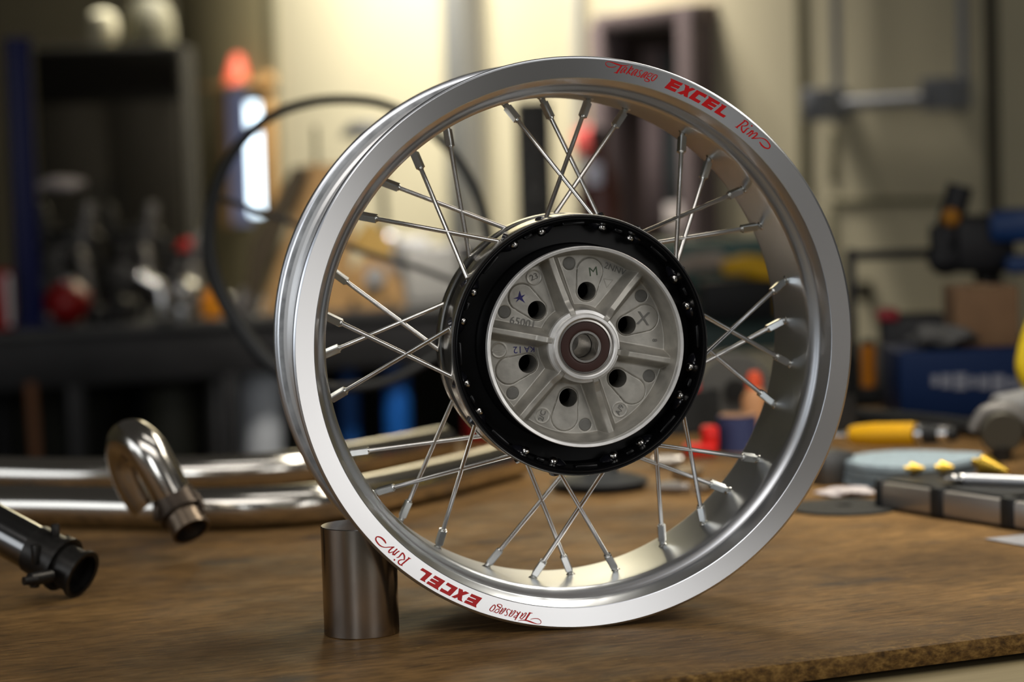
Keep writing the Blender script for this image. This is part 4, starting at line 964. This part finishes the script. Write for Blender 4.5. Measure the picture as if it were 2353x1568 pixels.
mb = MB(); q = at(1366, 400, p.y-r*1.02); mb.box(q, (36*s, .006, 50*s), 0, None, .3, .002); part(mb, 'label_patch', mat('bluish_label', (.52, .54, .66), .5), fg)
0 and crumple('dark_rag', stand(1345, .2)[0]+Vector((0, 0, .0)), .11, .08, .125, mat('dark_cloth', (.03, .025, .022), .9), 'dark crumpled cloth pile under the brown flagon', 'rag', 4)

# ================================================================== BACKGROUND RIGHT OF CENTRE
# steel cart behind the wooden bench
cart = empty('steel_cart', (.98, 4.50, -.9), 'low dark steel cart behind the wooden bench at the right', 'cart')
mb = MB(); mb.box((.98, 4.50, -.012), (1.5, .8, .024), 0, None, .408, .004); part(mb, 'top', mat('cart_dark', (.02, .02, .02), .5), cart)
mb = MB(); mb.box((.98, 4.50, -.47), (1.44, .74, .78), 0, None, .408, .006); part(mb, 'body', MATS['cart_dark'], cart)
for sx in (-.65, .65):
    for sy in (-.3, .3):
        mb = MB(); c = Vector((.98, 4.50, 0))+Matrix.Rotation(.408, 3, 'Z') @ Vector((sx, sy, 0)); mb.cyl((c.x-.015, c.y, -.868), (c.x+.015, c.y, -.868), .032, seg=20); part(mb, 'caster', black_rubber, cart)
def G(px, Y, z=0.0): p = at(px, 600, Y); p.z = z; return p
Z0 = .0005
# black frame
Y = 4.25; fr = empty('frame_stand', G(1950, Y).xyz, 'thin black rectangular frame standing right of the wheel against the cream wall', 'stand')
zt = zof(1950, 572, Y); zt2 = zof(2130, 570, Y); s = S_(Y)
a, b = G(1955, Y), G(2290, Y)
mb = MB(); mb.box((a.x, Y, zt/2), (20*s, .02, zt), 0, None, 0, .003); part(mb, 'upright', black_paint, fr)
mb = MB(); mb.box((b.x, Y, zt/2), (20*s, .02, zt), 0, None, 0, .003); part(mb, 'upright', black_paint, fr)
mb = MB(); mb.box(((a.x+b.x)/2, Y, zt-.012), (b.x-a.x+20*s, .022, 22*s), 0, None, 0, .003); part(mb, 'crossbar', black_paint, fr)
# black and blue machine
Y = 4.12; p = G(2240, Y); s = S_(Y)
mc = empty('bench_drill', p.xyz, 'black bench drill with blue belt cover at the right edge', 'drill')
zc = zof(2230, 560, Y)
mb = MB(); mb.box((p.x, Y, zc), (150*s, .12, 130*s), 0, None, .2, .02); mb.cyl((p.x-.07, Y-.04, zc-.03), (p.x-.03, Y-.04, zc+.10), .022, seg=18); mb.ball((p.x-.055, Y-.03, zc-.02), .032, 18); part(mb, 'motor_head', mat('soft_black', (.012, .012, .014), .55), mc)
mb = MB(); mb.box((p.x+.09, Y-.03, zc+.03), (170*s, .13, 75*s), 0, None, -.35, .015); mb.box((p.x+.09, Y-.03, zc-.035), (130*s, .12, 40*s), 0, None, -.1, .010); part(mb, 'belt_cover', mat('navy_cover', (.006, .035, .13), .4), mc)
mb = MB(); mb.cyl((p.x+.03, Y+.05, 0), (p.x+.03, Y+.05, zc), .022, seg=20); part(mb, 'column', dark_steel, mc)
mb = MB(); mb.box((p.x+.02, Y+.02, .012), (.20, .16, .024), 0, None, 0, .006); part(mb, 'base', dark_steel, mc)
q = at(2185, 500, Y-.06); mb = MB(); mb.ball(q, .016, 16); mb.cyl(q, (q.x+.03, q.y+.05, q.z-.05), .005, seg=10); part(mb, 'orange_knob', mat('knob_orange', (.42, .17, .01), .4), mc)
q = at(2150, 560, Y-.05); mb = MB(); mb.tube([q+Vector((-.0, 0, .03)), q, q+Vector((.02, 0, -.03)), q+Vector((.05, .02, -.03))], .010, 12, 0, 4); part(mb, 'feed_handle', black_paint, mc)
# cardboard box on the blue crate
Y = 3.42; yb = 985; p0, p1 = at(2068, 900, Y), at(2480, 900, Y); z1 = zof(2200, 808, Y)
bx = empty('blue_crate', ((p0.x+p1.x)/2, Y+.09, 0), 'dark blue crate with blurred white lettering at the right edge', 'crate')
mb = MB(); mb.box(((p0.x+p1.x)/2, Y+.09, z1/2), (p1.x-p0.x, .18, z1), 0, None, 0, .006); part(mb, 'body', mat('crate_blue', (.001, .010, .045), .6, spec=.15), bx)
mb = MB(); zc = zof(2240, 872, Y)
rg = random.Random(4); x = at(2140, 880, Y).x
for k in range(9):
    w_ = .010+.004*(k % 3); mb.box((x+w_/2, Y-.001, zc-.0012*k), (w_, .002, .016+.004*((k*7) % 3)), 0, None, 0, 0); x += w_+.004
part(mb, 'white_marking', mat('marking_white', (.13, .14, .18), .6), bx, smooth=False)
Y2 = 3.47; a, b = at(2198, 700, Y2), at(2345, 700, Y2); zt = zof(2270, 662, Y2)
mb = MB(); mb.box(((a.x+b.x)/2, Y2+.06, (z1+zt)/2+.0004), (b.x-a.x, .10, zt-z1), 0, None, .0, .002)
cbx = empty('cardboard_box', ((a.x+b.x)/2, Y2+.06, z1), 'brown cardboard box standing on the blue crate', 'box'); part(mb, 'body', cardboard, cbx)
mb = MB(); mb.box(((a.x+b.x)/2, Y2+.06, zt+.0010), (.03, .102, .0012), 0, None, 0, 0); part(mb, 'tape', mat('parcel_tape', (.24, .15, .08), .4), cbx, smooth=False)
crumple('grey_cloth', Vector((at(2180, 800, Y).x, Y+.06, z1+.0005)), .045, .045, .016, mat('grey_rag', (.07, .07, .07), .9), 'grey cloth bundled on the left end of the blue crate', 'cloth', 6)
# white cup shape in front of crate
q = on(2160, 985); q.z = 0; mb = MB().lathe([(0, 0), (.018, 0), (.022, .045), (.020, .052), (.012, .056), (0, .056)], 24, 0, Matrix.Translation((q.x, q.y-.05, 0)))
# black hose lying across
mb = MB(); mb.tube([on(1925, 975)+Vector((0, 0, .0125)), on(2020, 982)+Vector((0, 0, .0125)), on(2120, 990)+Vector((0, 0, .0125)), on(2230, 1003)+Vector((0, 0, .0125)), on(2330, 1010)+Vector((0, 0, .012)), on(2420, 1000)+Vector((0, 0, .012))], .012, 16, 0, 6)
solo(mb, 'air_hose', black_rubber, 'thick black air hose lying across the bench in front of the blue crate', 'hose')
# dark tool box with red lid, cans
Y = 3.95; s = S_(Y); p = G(2095, Y)
tb = empty('tool_box', p.xyz, 'black tool box with red end on the cart right of the wheel', 'tool box')
zb_ = .0; zt = zof(2095, 722, Y)
mb = MB(); mb.box((p.x, Y, zt/2), (150*s, .12, zt), 0, None, -.12, .01); part(mb, 'body', mat('soft_black', (0, 0, 0)), tb)
mb = MB(); mb.box((p.x-.045, Y-.02, zt+.002), (52*s, .09, 26*s), 0, None, -.12, .008); part(mb, 'red_lid', mat('dark_crimson', (.28, .008, .02), .4), tb)
def can(px, pyt, pyb, wpx, m, lab, capm, nm='spray_can', cat='can', group=None, z=0.0):
    Y = 0; 
    q = on(px, pyb, z); s = S_(q.y); r = wpx/2*s; zt = zof(px, pyt, q.y)
    e = empty(nm, (q.x, q.y, z), lab, cat, group)
    mb = MB().lathe([(0, z), (r*.95, z), (r, z+.004), (r, z+(zt-z)*.8), (r*.7, z+(zt-z)*.86), (0, z+(zt-z)*.86)], 24, 0, Matrix.Translation((q.x, q.y, 0))); part(mb, 'body', m, e)
    mb = MB().lathe([(0, z+(zt-z)*.84), (r*.6, z+(zt-z)*.84), (r*.6, z+(zt-z)*.97), (r*.4, zt), (0, zt)], 20, 0, Matrix.Translation((q.x, q.y, 0))); part(mb, 'cap', capm, e)
    return e
can(1996, 778, 888, 36, mat('amber_orange', (.50, .17, .01), .4), 'orange bottle standing just right of the rim in the background', dark_steel, 'orange_bottle', 'bottle')
can(2165, 738, 868, 44, mat('light_blue', (.05, .13, .36), .4), 'pale blue spray can behind the blue crate', grey_plastic)
can(2112, 812, 905, 52, mat('mid_blue', (.01, .06, .26), .4), 'darker blue can in front of the tool box', blue_plastic)
can(2045, 792, 895, 40, grey_plastic, 'grey can left of the darker blue can', dark_steel)
can(1958, 800, 912, 34, dark_steel, 'narrow dark can nearest the rim at right', dark_steel)
# yellow hose hanging at the right edge
Y = 3.05
mb = MB(); mb.tube([at(2460, 300, Y)+Vector((0, 0, .9)), at(2440, 500, Y), at(2395, 700, Y), at(2366, 790, Y), at(2358, 850, Y), at(2385, 892, Y), at(2430, 870, Y), at(2470, 760, Y), at(2500, 500, Y), at(2520, 300, Y)+Vector((0, 0, .9))], .013, 18, 0, 7)
tag(mb.build('yellow_hose', mat('hose_yellow', (.62, .45, .01), .4)), 'yellow hose hanging in a loop at the right edge of the picture', 'hose')

# green machine seen through the right spokes
Y = 5.2; s = S_(Y)
x0, x1 = at(1490, 700, Y).x, at(1860, 700, Y).x
gmch = empty('green_machine', ((x0+x1)/2, Y+.25, -.9), 'dark green machine with yellow and black hood behind the right spokes', 'machine')
zt = zof(1700, 700, Y)
mb = MB(); mb.box(((x0+x1)/2, Y+.25, (zt-.9)/2), (x1-x0, .5, zt+.9), 0, None, 0, .012); part(mb, 'body', mat('machine_green', (.008, .035, .028), .45), gmch)
a, b = at(1610, 700, Y-.02).x, at(1782, 700, Y-.02).x; z1_, z0_ = zof(1700, 640, Y), zof(1700, 735, Y)
mb = MB(); mb.box(((a+b)/2, Y+.02, (z1_+z0_)/2), (b-a, .14, z1_-z0_), 0, None, 0, .01); part(mb, 'black_hood', mat('deep_black', (0, 0, 0)), gmch)
mb = MB(); mb.tube([at(1660, 618, Y), at(1710, 610, Y), at(1755, 622, Y), at(1786, 660, Y), at(1798, 720, Y)], [.014, .024, .028, .026, .020], 18, 0, 6); part(mb, 'yellow_guard', mat('guard_yellow', (.75, .42, .005), .4), gmch)
mb = MB(); za, zb2 = zof(1680, 552, Y+.3), zof(1680, 600, Y+.3); xa, xb = at(1500, 570, Y+.3).x, at(1840, 570, Y+.3).x; mb.box(((xa+xb)/2, Y+.42, (za+zt)/2), (xb-xa, .20, za-zt), 0, None, 0, .012); part(mb, 'rear_cover', mat('lit_top_teal', (.045, .11, .095), .45), gmch)  # lighter teal puts the machine's lit top into the colour
crumple('beige_cloth', Vector((at(1625, 640, Y).x, Y+.14, zof(1625, 640, Y)+.004)), .062, .03, .022, mat('beige_rag', (.46, .38, .31), .9), 'beige cloth on the green machine seen through the upper right spokes', 'cloth', 12)
# bench grinder wheel etc. at the back of the wooden bench
q = on(1690, 985); q.z = 0
bg_ = empty('bench_grinder', q.xyz, 'small grinder with grey stone wheel behind the blue tape roll', 'grinder')
zc = zof(1680, 895, q.y); rz_ = .050
mb = MB(); mb.cyl((q.x, q.y-.012, zc), (q.x, q.y+.012, zc), rz_, seg=44, bev=.003); part(mb, 'stone', mat('stone_grey', (.085, .082, .076), .8), bg_)
mb = MB(); mb.cyl((q.x, q.y-.020, zc), (q.x, q.y-.012, zc), .016, seg=20); mb.box((q.x, q.y+.06, zc*.5), (.07, .08, zc), 0, None, 0, .006); mb.cyl((q.x, q.y+.012, zc), (q.x, q.y+.11, zc), .032, seg=24, bev=.004); part(mb, 'motor', dark_steel, bg_)
q = on(1612, 985); q.z = 0; mb = MB(); zz = zof(1612, 905, q.y); mb.ball((q.x, q.y, zz), .0165, 18); mb.cyl((q.x, q.y, 0), (q.x, q.y, zz), .006, seg=12); mb.cyl((q.x, q.y, 0), (q.x, q.y, .006), .02, seg=20)
solo(mb, 'red_knob_stop', MATS['bright_red'], 'bright red ball-headed stop seen just right of the hub', 'knob')
# dark bins on the wooden bench behind the hub
for (px, py, w_, h_, m, lab) in ((1560, 1000, .10, .060, mat('bin_black', (.015, .016, .016), .5), 'black parts bin at the back of the wooden bench right of the hub'), (1880, 1000, .09, .050, dark_steel, 'dark steel parts tray beside the rim at right')):
    q = on(px, py); mb = MB()
    T = Matrix.Translation((q.x, q.y+.04, 0)) @ Matrix.Rotation(.2, 4, 'Z')
    t = .003
    mb.box((0, 0, t/2), (w_, .08, t), 0, T); 
    for (cx2, cy2, sx2, sy2) in ((0, -.0385, w_, t), (0, .0385, w_, t), (-w_/2, 0, t, .08), (w_/2, 0, t, .08)): mb.box((cx2, cy2, h_/2), (sx2, sy2, h_), 0, T)
    solo(mb, 'parts_bin', m, lab, 'bin', 'parts bins at the back of the wooden bench', smooth=False)
# dark red and grey cases behind the exhaust pipes, left of the hub
q = on(1115, 1022); mb = MB(); mb.box((q.x, q.y+.05, .027), (.055, .07, .054), 0, None, .2, .006)
solo(mb, 'red_case', mat('case_red', (.20, .006, .006), .45), 'dark red case behind the exhaust pipes below left of the hub', 'case')
